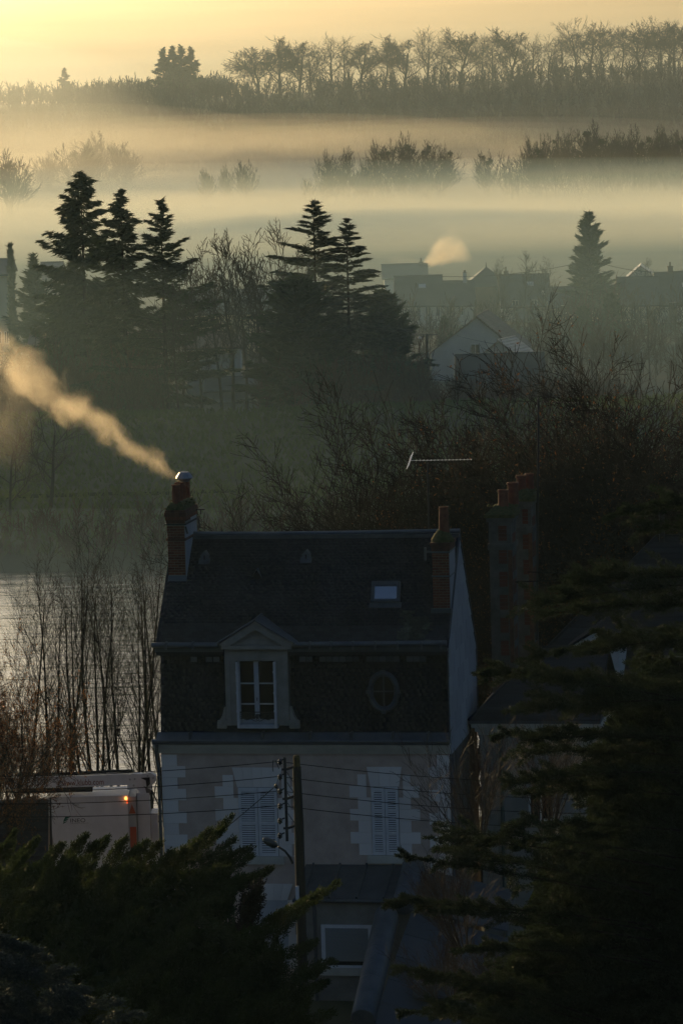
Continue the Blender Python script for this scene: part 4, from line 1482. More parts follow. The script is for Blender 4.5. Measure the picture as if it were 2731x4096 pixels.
# turbine-like cowl on the third pot
zt_ = zm + .19 + .62
COWL = mat('cowl_metal', (.2, .2, .215), .5, (.26, .26, .275), 5, metal=.3)
co_ = MB().lathe([(.13, 0), (.16, .05), (.29, .12), (.27, .17), (.17, .30), (.15, .315), (.02, .33)], um + .1, vf + 1.05, 8)
co_.build('cowl', COWL, chl).location = (0, 0, zt_ - .02)
MB().box(cr_ + .06, cr_ + .36, vf + 1.5, vf + 1.54, zcol + .3, zcol + .34).tube([(cr_ + .22, vf + 1.52, zcol + .3), (cr_ + .22, vf + 1.52, zcol + .17)], .02, 5).build('aerial_bracket', IRON, chl)
MB().tube([(cr_ + .1, vf + 1.6, zcol + .1), (cr_ + .17, vf + 1.6, zcol - .28)], .035, 6).build('pipe_stub', IRON, chl)
MB().tube([(cr_ + .04, vf - .02, zcol - .05), (cr_ + .1, vf - .02, zcol - .28)], .03, 6).build('pipe_stub', IRON, chl)
MB().prism([(cl - .04, vf - .12, zb0 + .12), (cr_ + .06, vf - .12, zb0 + .12), (cr_ + .02, vf - .01, zb0 + .48), (cl - .01, vf - .01, zb0 + .48)], (0, .02, 0)).box(cl - .05, cr_ + .06, vf - .14, vf - .1, zb0 + .1, zb0 + .2).build('lead_flashing', ZINC, chl)

# right chimney
vf = on_roof(1765, 2440).y
cl, cr_ = HF(1730, 2350, vf)[0], HF(1798, 2350, vf)[0]
zb0 = on_roof(1765, 2440).z
ztop = HF(1765, 2205, vf)[1]
chr_ = MB().box(cl + .004, cr_ - .004, vf + .006, vf + 1.2, zb0 - .4, ztop).build('chimney', MORTAR, house)
brick_wall(chr_, cl, cr_, vf, zb0 + .06, ztop, seed=2)
MB().box(cr_ - .002, cr_ + .016, vf + .02, vf + 1.2, zb0 - .3, ztop + .05).build('cladding', PANEL, chr_)
for zz in (ztop - .05, HF(1765, 2308, vf)[1]):
    MB().box(cl - .025, cr_ + .03, vf - .03, vf + 1.22, zz, zz + .05).build('steel_strap', ZINC, chr_)
MB().box(cl - .02, cr_ + .02, vf - .02, vf + 1.22, ztop + .002, ztop + .16).box(cl - .05, cr_ + .05, vf - .05, vf + 1.25, ztop + .162, ztop + .27).build('corbel_course', SOOT, chr_)
um = (cl + cr_) / 2
mo = MB()
mo.lathe([(.36, 0), (.35, .1), (.26, .24), (.16, .36), (.13, .38)], um + .03, vf + .35, 12)
mo.build('mossy_crown', MOSSM, chr_).location = (0, 0, ztop + .26)
for q in range(14):
    a = q * .45
    MB().lathe([(.07, 0), (.06, .04), (.02, .07)], um + .03 + .3 * math.cos(a), vf + .35 + .3 * math.sin(a), 6).build('moss_tuft', MOSSM, chr_).location = (0, 0, ztop + .3 + .03 * math.sin(q * 2.1))
MB().lathe([(.17, 0), (.15, .6), (.14, .74), (.155, .76), (.155, .80), (.12, .802), (.115, .6)], um + .08, vf + .35, 14, cap=False).build('chimney_pot', POT, chr_).location = (0, 0, ztop + .55)
MB().box(cl - .05, cr_ + .05, vf - .16, vf - .005, zb0 - .08, zb0 + .06).build('lead_flashing', ZINCD, chr_)
MB().box(cl - .26, cl - .01, vf + .1, vf + .14, ztop - .06, ztop + .0).box(cl - .26, cl - .2, vf + .06, vf + .18, ztop - .3, ztop + .1).build('mast_bracket', ZINC, chr_)

# drain pipes
dp = MB().tube([(-.06, -.3, 9.7), (-.10, -.22, 9.45), (-.13, -.08, 9.2), (-.09, -.07, 8.9), (-.09, -.07, .6)], .055, 8)
dpo = dp.build('drain_pipe', ZINCD, house)
for z in (8.6, 7.2, 5.8):
    MB().lathe([(.072, z), (.072, z + .06)], -.09, -.07, 8).build('pipe_collar', ZINCD, dpo)
MB().tube([(W_ + .05, -.06, 9.3), (W_ + .05, -.06, .6)], .045, 8).build('drain_pipe', ZINC, house)


def HW(u, v, z):
    """house frame to world"""
    p = HO + HU * u + HV * v
    return Vector((p.x, p.y, z))


# ================================================================== zinc roofed veranda at the foot of the facade
ver = thing('veranda', 'low lean-to with dull standing seam zinc roof against the house front', 'veranda', HO, -YAW)
zt_, zb_ = HF(1400, 3458, -.03)[1], HF(1400, 3592, -2.0)[1]
ul, ur = HF(1180, 3590, -2.0)[0], HF(1660, 3590, -2.0)[0]
MB().prism([(ul, -2.1, zb_), (ur, -2.1, zb_), (ur, -.035, zt_), (ul, -.035, zt_)], (0, .03, -.08)).build('roof', ZINCD, ver)
sm_ = Vector((0, 2.065, zt_ - zb_))
for q in range(6):
    x = ul + .25 + q * .84
    MB().prism([(x - .03, -2.1, zb_ + .002), (x + .03, -2.1, zb_ + .002), (x + .03, -.04, zt_ + .002), (x - .03, -.04, zt_ + .002)], (0, -.03, .06)).build('standing_seam', ZINCD, ver)
MB().tube([(ul - .05, -2.17, zb_ - .06), (ur + .05, -2.17, zb_ - .06)], .06, 8).build('gutter', ZINCD, ver)
VW = mat('veranda_wall', (.16, .14, .125), .95, (.22, .20, .18), 1.5, .3, 30)
MB().box(ul + .1, ur, -1.95, -.04, .6, zb_ - .06).build('wall', VW, ver)
wl, wz1 = HF(1284, 3698, -1.96)
wr, wz0 = HF(1492, 3872, -1.96)
fw_ = MB().box(wl, wl + .12, -2.0, -1.951, wz0, wz1).box(wr - .12, wr, -2.0, -1.951, wz0, wz1).box(wl + .121, wr - .121, -2.0, -1.951, wz1 - .1, wz1).box(wl + .121, wr - .121, -2.0, -1.951, wz0, wz0 + .08).build('window_frame', PAINTG, ver)
MB().box(wl - .05, wr + .05, -2.1, -1.951, wz0 - .22, wz0 - .01).build('window_sill', STONEC, ver)
nsl = 11
VSLAT = mat('roller_shutter', (.2, .205, .21), .6)
for q in range(nsl):
    z = wz1 - .1 - (q + 1) * .095
    MB().box(wl + .122, wr - .122, -1.99, -1.955, z + .004, z + .091).build('shutter_slat', VSLAT, fw_)
MB().box(wl + .122, wr - .122, -1.97, -1.955, wz0 + .08, wz1 - .1 - nsl * .095).build('pane', GLASS_D, fw_)
MB().tube([(ul + .55, -2.05, zb_ - .1), (ul + .6, -2.02, zb_ - .4), (ul + .6, -2.02, .8)], .06, 8).build('drain_pipe', ZINCD, ver)

# ---------------------------------------------------------------- curved zinc ridge and annex roof
annex = thing('annex', 'pale zinc clad annex with skylight sloping away right of the big zinc roll', 'annex', HO, -YAW)


def pz(px, py, v):
    u, z = HF(px, py, v)
    return Vector((u, v, z))


A1, A2 = pz(1652, 3462, -.1), pz(1612, 3622, -2.3)
B1, B2 = pz(1545, 3660, -2.6), pz(1452, 4075, -7.2)
AP = piece_mat('zinc_sheet', (.065, .072, .08), (.09, .098, .108), .5, .15, 6, metal=.3)
MB().prism([A1 + Vector((.2, 0, -.1)), A2 + Vector((.2, 0, -.1)), A2 + Vector((3.2, 0, -.75)), A1 + Vector((3.2, 0, -.75))], (0, 0, -.06)).build('roof_sheet', ZINCD, annex)
for q in range(5):
    f0, f1 = q / 5, (q + 1) / 5 - .006
    c0, c1 = A2.lerp(B2, f0), A2.lerp(B2, f1)
    off = Vector((.25, 0, -.2))
    MB().prism([c0 + off, c1 + off, c1 + off + Vector((3.4, 0, -.9)), c0 + off + Vector((3.4, 0, -.9))], (0, 0, -.06)).build('roof_sheet', AP, annex)
MB().prism([(B2.x - .3, B2.y, B2.z - .2), (B2.x + 3.6, B2.y, B2.z - 1.1), (B2.x + 3.6, B2.y, .3), (B2.x - .3, B2.y, .3)], (0, .1, 0)).build('wall', VW, annex)
MB().prism([(B2.x - .12, B2.y + .1, B2.z - .25), (B1.x - .12, B1.y, B1.z - .25), (B1.x - .12, B1.y, .4), (B2.x - .12, B2.y + .1, .4)], (.1, 0, 0)).build('side_wall', VW, annex)
sk0 = A2.lerp(B2, .55) + Vector((1.1, 0, -.36))
fr = MB()
for (dx, dv, wx, wy) in ((0, 0, .1, 1.1), (1.0, 0, .1, 1.1), (.101, 0, .898, .1), (.101, 1.0, .898, .1)):
    zz = sk0.z + dx * -.26 + .02
    fr.box(sk0.x + dx, sk0.x + dx + wx, sk0.y - 1.1 + dv, sk0.y - 1.1 + dv + wy, zz - .3, zz + .16)
sf = fr.build('skylight', ZINC, annex)
MB().prism([(sk0.x + .1, sk0.y - 1.0, sk0.z + .06), (sk0.x + 1.0, sk0.y - 1.0, sk0.z - .15), (sk0.x + 1.0, sk0.y - .1, sk0.z - .15), (sk0.x + .1, sk0.y - .1, sk0.z + .06)], (0, 0, .02)).build('pane', MIRR, sf)


def barrel(p, q, r, label, rings):
    """a fat half-round zinc roll with raised seam rings and a domed upper end"""
    d = (q - p).normalized()
    t = thing('zinc_roll', label, 'roof roll', HO, -YAW)
    pts = [p - d * .22, p - d * .17, p - d * .08, p, q, q + d * .02]
    MB().tube(pts, [r * .3, r * .62, r * .9, r, r * 1.04, r * .9], 18).build('barrel', ZINC, t, smooth=True)
    for f in rings:
        c = p.lerp(q, f)
        MB().tube([c - d * .02, c + d * .02], r * 1.035, 18).build('seam', ZINC, t, smooth=True)
    for sg in (-1, 1):
        o = Vector((sg * r * .98, 0, -r * .25))
        MB().tube([p + o, q + o], .03, 6).build('edge_strip', ZINCD, t)
    return t


barrel(A1, A2, .34, 'upper fat zinc roll running down from the house wall', (.35, .72))
barrel(B1, B2, .36, 'lower long fat zinc roll descending towards the bottom edge', (.38, .68))

# ================================================================== neighbour with hipped roof and tall chimney stacks
nb = thing('neighbour_house', 'pale stone neighbour house with hipped slate roof and stone cornice, right of the mansard', 'house', HO, -YAW)
VN = 3.6
nu, nz_ = HF(1874, 2893, VN)
nw = HF(1914, 3000, VN)[0]
nx1 = nw + 3.6
WALLN = mat('neighbour_wall', (.22, .20, .175), .95, (.30, .275, .24), 1.2, .3, 25, detail=6)
MB().box(nw, nx1, VN + .3, VN + 6, .5, nz_ - .42).build('wall', WALLN, nb)
for q, (e, a, c) in enumerate(((.05, .42, .3), (.14, .298, .16), (.24, .158, .02))):
    MB().box(nw - e, nx1 + .3, VN + .3 - e, VN + 6.2, nz_ - a, nz_ - c).build('cornice', STONEC, nb)
MB().box(nu, nx1 + .3, VN, VN + 6.3, nz_ - .018, nz_ + .08).build('eave_gutter', ZINCD, nb)
pk = Vector((nu + 2.0, VN + 3.1, nz_ + 1.95))
rf = MB().poly([(nu, VN, nz_ + .082), (nx1 + .3, VN, nz_ + .082), (nx1 + .3, pk.y, pk.z), pk]).poly([(nu, VN + 6.3, nz_ + .082), (nu, VN, nz_ + .082), pk]).poly([(nx1 + .3, VN + 6.3, nz_ + .082), (nu, VN + 6.3, nz_ + .082), pk, (nx1 + .3, pk.y, pk.z)])
rf.build('roof', SLATE, nb)
MB().tube([(nu, VN, nz_ + .1), pk + Vector((0, 0, .03)), (nx1 + .3, pk.y, pk.z + .03)], .05, 6).build('hip_roll', SLATE, nb)
for j in range(22):
    f0 = j / 22
    MB().prism([(nu + 2.0 * f0 + .05, VN + 3.1 * f0 - .02, nz_ + .1 + 1.87 * f0), (nx1 + .25, VN + 3.1 * f0 - .02, nz_ + .1 + 1.87 * f0), (nx1 + .25, VN + 3.1 * (f0 + 1 / 22), nz_ + .1 + 1.87 * (f0 + 1 / 22)), (nu + 2.0 * (f0 + 1 / 22) + .05, VN + 3.1 * (f0 + 1 / 22), nz_ + .1 + 1.87 * (f0 + 1 / 22))], (0, -.012, .012)).build('slate_course', SLATEP, nb)
du = HF(2005, 3100, VN + .2)[0]
PIPEG = mat('green_pipe', (.05, .075, .07), .6)
MB().tube([(du, VN + .22, nz_ - .45), (du, VN + .22, .6)], .06, 8).build('drain_pipe', PIPEG, nb)
for sx in (nw + .02,):
    for q in range(16):
        z1 = nz_ - .45 - q * .42
        MB().box(sx - .02, sx + (.32 if q % 2 else .48), VN + .27, VN + .299, z1 - .41, z1 - .006).build('quoin_stone', piece_mat('dull_stone', (.24, .22, .19), (.3, .27, .235), .9) if q == 0 else bpy.data.materials['dull_stone'], nb)
nwu = HF(2175, 3230, VN + .28)[0]
window(nb, nwu - .5, nwu + .3, VN + .3, HF(2140, 3290, VN)[1], HF(2140, 3160, VN)[1])

CONC = mat('chimney_render', (.055, .053, .05), .95, (.10, .096, .09), 2.5, .5, 20, detail=7)
BRICKD = piece_mat('inset_brick', (.068, .024, .014), (.10, .034, .02), .85, .5, 50)


def stack(v, pxl, pxr, ptop, pbot, dep, pots, label=None):
    ul_, zt2 = HF(pxl, ptop, v)
    ur_, _ = HF(pxr, ptop, v)
    zb2 = HF(pxl, pbot, v)[1]
    c = MB().box(ul_, ur_, v, v + dep, zb2 - 1.0, zt2).build('chimney_stack', CONC, nb)
    w = ur_ - ul_
    n = 6
    H_ = zt2 - zb2
    for q in range(n):
        z1 = zt2 - .12 - q * H_ / n * .98
        hh = .5
        a, b_ = ul_ + w * .42, ul_ + w * .80
        for r in range(4):
            MB().box(a + .004, b_ - .004, v - .014, v + .01, z1 - hh + r * hh / 4 + .006, z1 - hh + (r + 1) * hh / 4 - .006).build('brick', BRICKD, c)
        for r in range(4):
            MB().box(ur_ - .01, ur_ + .014, v + dep * .2, v + dep * .75, z1 - hh * 1.6 + r * hh / 4 + .006, z1 - hh * 1.6 + (r + 1) * hh / 4 - .006).build('brick', BRICKD, c)
    MB().box(ur_ - .12, ur_ + .012, v - .012, v + .12, zb2, zt2 - .9).build('brick_corner', SOOT, c)
    zs = zt2 - .92
    MB().box(ul_ - .05, ur_ + .05, v - .05, v + dep + .05, zs, zs + .2).build('band_course', CONC, c)
    MB().box(ul_ - .07, ur_ + .07, v - .07, v + dep + .07, zt2 + .002, zt2 + .14).build('cap', CONC, c)
    cm_ = MB()
    a0, a1, b0, b1 = ul_ - .14, ur_ + .14, v - .14, v + dep + .14
    c0, c1, d0, d1 = ul_ + .2, ur_ - .2, v + .2, v + dep - .2
    k0, k1, k2 = zt2 + .142, zt2 + .24, zt2 + .52
    for (x0, x1, y0, y1, za, X0, X1, Y0, Y1, zb3) in ((a0, a1, b0, b1, k0, a0, a1, b0, b1, k1), (a0, a1, b0, b1, k1, c0, c1, d0, d1, k2)):
        lo = [(x0, y0, za), (x1, y0, za), (x1, y1, za), (x0, y1, za)]
        hi = [(X0, Y0, zb3), (X1, Y0, zb3), (X1, Y1, zb3), (X0, Y1, zb3)]
        for q in range(4):
            cm_.poly([lo[q], lo[(q + 1) % 4], hi[(q + 1) % 4], hi[q]])
    cm_.poly([(c0, d0, k2), (c1, d0, k2), (c1, d1, k2), (c0, d1, k2)])
    cm_.build('mossy_cap', MOSSM, c)
    rq = random.Random(int(pxl))
    for q in range(26):
        f = rq.random()
        MB().lathe([(.08, 0), (.07, .04), (.02, .08)], rq.uniform(a0, a1), b0 + (b1 - b0) * f * .6, 6).build('moss_tuft', MOSSM, c).location = (0, 0, k1 + rq.uniform(-.03, .06) + .2 * f)
    for (fx, fy, r, h) in pots:
        MB().lathe([(r * 1.05, 0), (r, .05), (r * .92, h - .1), (r * 1.05, h - .09), (r * 1.05, h), (r * .8, h + .001), (r * .75, h - .2)], ul_ + w * fx, v + dep * fy, 14, cap=False).build('chimney_pot', POT, c).location = (0, 0, k2 - .05)
    return c


stack(7.0, 1953, 2042, 2088, 2650, 1.3, ((.62, .25, .17, .55), (.95, .75, .19, .72)))
stack(9.6, 2060, 2122, 2022, 2640, 1.3, ((.3, .3, .17, .5), (.75, .6, .15, .52)))

# ================================================================== big dark slate house at right with white dormer
Yr = 130
SY = -YAW * 1.3
a_ = P(2165, 2622, Yr)
sh = thing('slate_house', 'large dark slate roofed house with a small white pedimented dormer, behind the cedar', 'house', (a_.x, Yr, 2), SY)
su_, sv_ = Vector((math.cos(SY), math.sin(SY), 0)), Vector((-math.sin(SY), math.cos(SY), 0))


def SF(px, py, v=0.0):
    d = ray(px, py)
    c = Vector((0, 0, CAMZ))
    o = Vector((a_.x, Yr, 2))
    t = ((o - c).dot(sv_) + v) / d.dot(sv_)
    p = c + d * t - o
    return p.dot(su_), p.z


apx, apz = SF(2624, 2146, 3.6)
eu, ez = SF(2040, 2745, -.6)
MB().prism([(eu, -.6, ez), (9, -.6, ez), (9, 3.6, apz), (apx, 3.6, apz)], (0, .04, -.1)).build('roof_slope', SLATE, sh)
MB().poly([(eu, -.6, ez), (apx, 3.6, apz), (apx + 1.5, 8, ez)]).poly([(apx, 3.62, apz), (9, 3.62, apz), (9, 8, ez), (apx + 1.5, 8, ez)]).build('roof_back', SLATE, sh)
MB().tube([(eu, -.6, ez + .05), (apx, 3.6, apz + .03), (9, 3.6, apz + .03)], .05, 6).build('hip_roll', SLATE, sh)
MB().box(eu + .3, 8.8, -.2, 3.5, -.6, ez + .02).build('wall', WALLN, sh)
for q in range(26):
    f0, f1 = q / 26, (q + 1) / 26
    L0 = Vector((eu, -.6, ez)).lerp(Vector((apx, 3.6, apz)), f0)
    L1 = Vector((eu, -.6, ez)).lerp(Vector((apx, 3.6, apz)), f1)
    MB().prism([L0 + Vector((.05, -.012, .022)), Vector((9, L0.y - .012, L0.z + .022)), Vector((9, L1.y, L1.z + .006)), L1 + Vector((.05, 0, .006))], (0, -.012, .012)).build('slate_course', SLATEP, sh)
cu_, cz_ = SF(2645, 2075, 3.4)
MB().lathe([(.1, -.8), (.1, .35), (.13, .36), (.13, .42), (.02, .5)], cu_, 3.4, 8).build('flue_pipe', IRON, sh).location = (0, 0, cz_)
dvv = -1.4
x0, zd1 = SF(2287, 2592, dvv)
x1, _ = SF(2472, 2592, dvv)
xa_, zap = SF(2388, 2530, dvv)
_, zd0 = SF(2300, 2765, dvv)
WHITED = mat('white_dormer', (.5, .49, .47), .85, (.58, .57, .55), 3, .2, 20)
dm = MB().box(x0, x0 + .32, dvv, .9, zd0, zd1).box(x1 - .32, x1, dvv, .9, zd0, zd1).box(x0 + .321, x1 - .321, dvv + .001, .9, zd1 - .35, zd1).build('dormer', WHITED, sh)
MB().prism([(x0 - .1, dvv - .1, zd1 + .003), (x1 + .1, dvv - .1, zd1 + .003), ((x0 + x1) / 2, dvv - .1, zap)], (0, .3, 0)).build('pediment', WHITED, dm)
for sg, xe in ((-1, x0 - .22), (1, x1 + .22)):
    MB().prism([(xe, dvv - .22, zd1 - .03), ((x0 + x1) / 2, dvv - .22, zap + .08), ((x0 + x1) / 2, 1.6, zap + .14), (xe, 1.2, zd1 - .0)], (0, 0, .06)).build('dormer_roof', SLATE, dm)
window(dm, x0 + .321, x1 - .321, dvv + .1, zd0, zd1 - .35)

# ================================================================== utility pole with insulator rack and street lamp
YP = 108
pt_, pb_ = P(1186, 3022, YP), P(1190, 3600, YP)
POLEW = mat('weathered_pole', (.018, .016, .013), .9, (.035, .03, .024), 4, .6, 14, stretch=(1, 1, .1))
zg = 1.9
pole = thing('utility_pole', 'weathered utility pole with rusty cap standing before the house', 'utility pole', (pt_.x, YP, zg))
hp_ = pt_.z - zg
MB().tube([(0, 0, -.3), (0, 0, hp_ - .32)], [.155, .118], 14).build('shaft', POLEW, pole)
RUST = mat('rusty_cap', (.07, .05, .02), .9, (.12, .085, .03), 12, .4, 30)
MB().lathe([(.098, hp_ - .318), (.098, hp_ - .05), (.08, hp_), (.02, hp_ + .02)], 0, 0, 12).build('cap', RUST, pole)
rx = P(1141, 3100, YP).x - pt_.x
r1, r0_ = P(1141, 3026, YP).z - zg, P(1146, 3362, YP).z - zg
GLASSI = mat('glazed_insulator', (.02, .018, .016), .12, spec=.6)
MB().box(rx - .04, rx + .04, -.13, -.06, r0_, r1).build('rack_bar', IRON, pole)
for f in (.85, .5, .15):
    z = r0_ + (r1 - r0_) * f
    MB().prism([(rx + .04, -.12, z - .02), (0, -.02, z + .05), (0, -.02, z + .12), (rx + .04, -.12, z + .05)], (0, .05, 0)).box(rx - .1, rx - .04, -.12, -.07, z - .02, z + .04).build('rack_bracket', IRON, pole)
ins = bpy.data.meshes.new('insulator')
ib = MB().lathe([(.02, -.09), (.03, -.06), (.07, -.045), (.075, -.02), (.045, -.005), (.075, .015), (.07, .045), (.04, .06), (.03, .085), (.01, .095)], 0, 0, 10)
ib.tube([(0, 0, .04), (.14, 0, .09)], .02, 5)
ins.from_pydata(ib.v, [], ib.f)
ins.materials.append(GLASSI)
izs = []
for y in (3046, 3106, 3164, 3223, 3282, 3341):
    p = P(1120, y, YP)
    izs.append(p)
    put('insulator', ins, pole).location = (p.x - pt_.x, -.1, p.z - zg)
rwp = random.Random(2)
for q in range(5):
    z = hp_ - .45 - q * .3
    MB().tube([(rx + .05, -.1, z), (rx + .12, -.12, z - .12), (rx + .2, -.12, z - .06 - .2 * rwp.random()), (.1 * -1, -.12, z - .3)], .011, 4).build('jumper_cable', IRON, pole)
MB().tube([(rx - .17, -.12, hp_ - .35), (rx - .26, -.12, hp_ - .1), (rx - .33, -.12, hp_ - .1), (rx - .35, -.12, hp_ - .3), (rx - .34, -.12, hp_ - .42)], .012, 4).tube([(rx - .17, -.12, hp_ - .5), (rx - .25, -.12, hp_ - .8), (rx - .24, -.12, hp_ - 1.05)], .01, 4).build('jumper_cable', IRON, pole)
MB().lathe([(.012, 0), (.05, .03), (.05, .1), (.012, .14)], 0, 0, 8).build('connector', IRON, pole).location = (P(1104, 3138, YP).x - pt_.x, -.12, P(1104, 3142, YP).z - zg - .07)
MB().tube([(.1, -.1, hp_ - .6), (.13, -.12, hp_ - 2), (.12, -.14, hp_ - 5)], .02, 5).build('cable_conduit', IRON, pole)
MB().box(-.14, -.04, -.2, -.12, P(1182, 3600, YP).z - zg, P(1182, 3540, YP).z - zg).build('junction_box', PAINTG, pole)
# lamp on the pole
lp = thing('street_lamp', 'dark oval street lamp on a curved arm fixed to the utility pole', 'street lamp', (pt_.x, YP, P(1172, 3450, YP).z))
q0 = [P(x, y, YP) - Vector(lp.location) for x, y in ((1171, 3450), (1160, 3425), (1140, 3400), (1114, 3383))]
for v_ in q0:
    v_.y = -.15
MB().tube(q0, [.035, .035, .033, .03], 8).build('arm', IRON, lp, smooth=True)
c_ = P(1081, 3366, YP) - Vector(lp.location)
dirv = (P(1048, 3353, YP) - P(1114, 3384, YP)).normalized()
hd = MB()
nrm_ = Vector((0, 0, 1))
ringp = []
prof_ = [(-.24, .02), (-.2, .07), (-.1, .115), (.02, .12), (.13, .095), (.2, .06), (.235, .02)]
hd.tube([Vector((c_.x, -.15, c_.z)) + dirv * s for s, r in prof_], [r for s, r in prof_], 14)
LAMPM = mat('lamp_shell', (.035, .04, .04), .35, spec=.5)
hd.build('lamp_head', LAMPM, lp, smooth=True)
MB().lathe([(.02, -.05), (.07, -.02), (.085, .0)], 0, 0, 12).build('diffuser', GLASS_D, lp).location = (c_.x + .03, -.15, c_.z - .085)

WIREM = mat('wire_sheath', (.012, .012, .012), 1.0, spec=0)
# the overhead wires: left spans from the insulators, right spans behind the pole
LW = [((-150, 3105), 0, 'topmost'), ((-150, 3170), 1, 'second from the top'), ((-150, 3215), 2, 'third from the top'), ((-150, 3266), 3, 'lowest')]
for (px, py), i, nm in LW:
    wire('overhead_wire', f'{nm} wire running left from the pole past the lift truck', P(px, py, 104), P(1112, (3046, 3106, 3164, 3223)[i], YP - .1), .12, .011, WIREM, 'wires left of the pole')
for i, nm in enumerate(('topmost', 'second from the top', 'third from the top', 'lowest')):
    ys_ = (3050, 3110, 3167, 3226)[i]
    wire('overhead_wire', f'{nm} wire running right from the pole towards the cedar', P(1146, ys_, YP - .1), P(2350, ys_ + 88, 112), .12, .011, WIREM, 'wires right of the pole')
wire('service_cable', 'slack cable slanting down left from the pole to the house corner', P(1104, 3142, YP - .1), P(880, 3330, 117), .02, .014, WIREM)
wire('overhead_wire', 'faint wire crossing the river gap right of the tall chimneys, upper of two', P(2110, 2288, 124), P(2500, 2279, 126), .05, .016, WIREM)
wire('overhead_wire', 'faint wire crossing the river gap right of the tall chimneys, lower of two', P(2060, 2328, 123), P(2470, 2292, 126), .05, .018, WIREM)

# ================================================================== aerials
ALU = mat('aluminium', (.55, .55, .56), .3, metal=.8)
ya = 120.5
m0, m1 = P(1716, 2270, ya), P(1710, 1852, ya)
an = thing('tv_aerial', 'long thin television aerial on a mast by the right brick chimney', 'aerial', (m0.x, ya, m0.z))
MB().tube([(0, 0, 0), (m1.x - m0.x, 0, m1.z - m0.z)], .03, 6).build('mast', IRON, an)
bl_, br_ = P(1640, 1842, ya) - Vector(an.location), P(1884, 1838, ya) - Vector(an.location)
MB().tube([bl_, br_], .012, 5).build('boom', ALU, an)
for q in range(16):
    p = bl_.lerp(br_, .1 + .9 * q / 15)
    MB().tube([p + Vector((-.01, -.16, 0)), p + Vector((.01, .16, .0))], .011, 4).build('director', ALU, an)
for q in range(8):
    o = Vector((.012 * (q - 4), 0, (q - 3.5) * .055))
    sl = .07 if q > 3 else -.07
    c_ = bl_ + Vector((-.02 + abs(q - 3.5) * -.0 + (q - 3.5) * .02, 0, (q - 3.5) * .055))
    MB().tube([c_ + Vector((-.04, -.3, -.04)), c_ + Vector((.06, .3, .04))], .012, 4).build('reflector_rod', ALU, an)
yb = 127
m0, m1 = P(2146, 2560, yb), P(2152, 1600, yb)
an2 = thing('tv_aerial', 'aerial with a grid reflector on the tall mast beside the tall chimneys', 'aerial', (m0.x, yb, m0.z))
MB().tube([(0, 0, 0), (m1.x - m0.x, 0, m1.z - m0.z)], .04, 6).build('mast', IRON, an2)
bl_, br_ = P(2148, 1606, yb) - Vector(an2.location), P(2310, 1612, yb) - Vector(an2.location)
MB().tube([bl_, br_], .014, 5).build('boom', IRON, an2)
for q in range(13):
    p = bl_.lerp(br_, .15 + .85 * q / 12)
    MB().tube([p + Vector((0, -.14, 0)), p + Vector((0, .14, 0))], .01, 4).build('director', IRON, an2)
g0, g1, g2 = (P(x, y, yb) - Vector(an2.location) for x, y in ((2150, 1598), (2168, 1564), (2204, 1572)))
for q in range(6):
    MB().tube([g0.lerp(g1, q / 5), g0.lerp(g1, q / 5) + (g2 - g1)], .01, 4).build('reflector_rod', IRON, an2)
for q in range(4):
    MB().tube([g0 + (g2 - g1) * q / 3, g1 + (g2 - g1) * q / 3], .01, 4).build('reflector_rod', IRON, an2)

# ================================================================== lift truck
YT = 135
to = P(200, 3340, YT)
tg = 1.75
tr = thing('lift_truck', 'white lift truck with red lettering on its folded boom and a lit orange beacon', 'truck', (to.x, YT, tg))


def tp(px, py, dy=0.0):
    p = P(px, py, YT + dy)
    return p.x - to.x, p.z - tg


TWHITE = mat('truck_white', (.50, .52, .54), .5, (.58, .60, .62), 2, spec=.4)
TGREY = mat('truck_grey', (.30, .31, .32), .5)
BLACKR = mat('black_rubber', (.015, .015, .016), .7)
x0, zt3 = tp(190, 3196)
x1, _ = tp(511, 3196)
MB().box(x0, x1, 0, 1.75, .75, zt3).build('box_body', TWHITE, tr)
MB().box(x0 - .02, x1 + .03, -.03, 1.78, zt3 + .002, zt3 + .06).build('roof_rim', TWHITE, tr)
x2, _ = tp(544, 3196)
MB().box(x1 + .002, x2, .03, 1.75, .75, zt3 - .01).build('rear_door', TGREY, tr)
xb, zb5 = tp(531, 3308)
MB().box(x1 + .05, x2 - .02, -.0, .029, .95, zb5).build('warning_panel', mat('warning_red', (.32, .04, .015), .5), tr)
xs, zs = tp(521, 3236)
MB().prism([(x1 + .03, .01, zs - .17), (x2 - .02, .01, zs - .17), ((x1 + x2) / 2, .01, zs + .17)], (0, .02, 0)).build('warning_triangle', mat('warning_orange', (.28, .06, .02), .5), tr)
xm0, zm0 = tp(547, 3180)
xm1, _ = tp(596, 3180)
MB().box(xm0, xm1, .3, 1.0, .8, zm0).build('boom_turret', TWHITE, tr)
# boom
bx0, bz0 = tp(60, 3162)
bx1, bz1 = tp(422, 3108)
MB().box(tp(20, 3162)[0], bx1, .35, .75, bz0, bz1 - .0).build('boom', TWHITE, tr)
MB().box(bx1 + .002, tp(512, 3162)[0], .33, .77, bz0 + .02, bz1 + .02).build('boom_joint', TWHITE, tr)
MB().tube([(tp(60, 3102)[0], .55, bz1 + .06), (tp(300, 3101)[0], .55, bz1 + .07), (tp(420, 3099)[0], .55, bz1 + .1), (tp(530, 3101)[0], .55, bz1 + .1)], .055, 8).build('hose', BLACKR, tr)
MB().box(tp(62, 3180)[0], tp(368, 3180)[0], .4, .7, bz0 - .2, bz0 - .03).build('lower_boom', BLACKR, tr)
kn = [(508, 3168), (508, 3108), (530, 3102), (560, 3104), (600, 3098), (622, 3112), (624, 3130), (604, 3152), (600, 3180), (560, 3182), (545, 3160)]
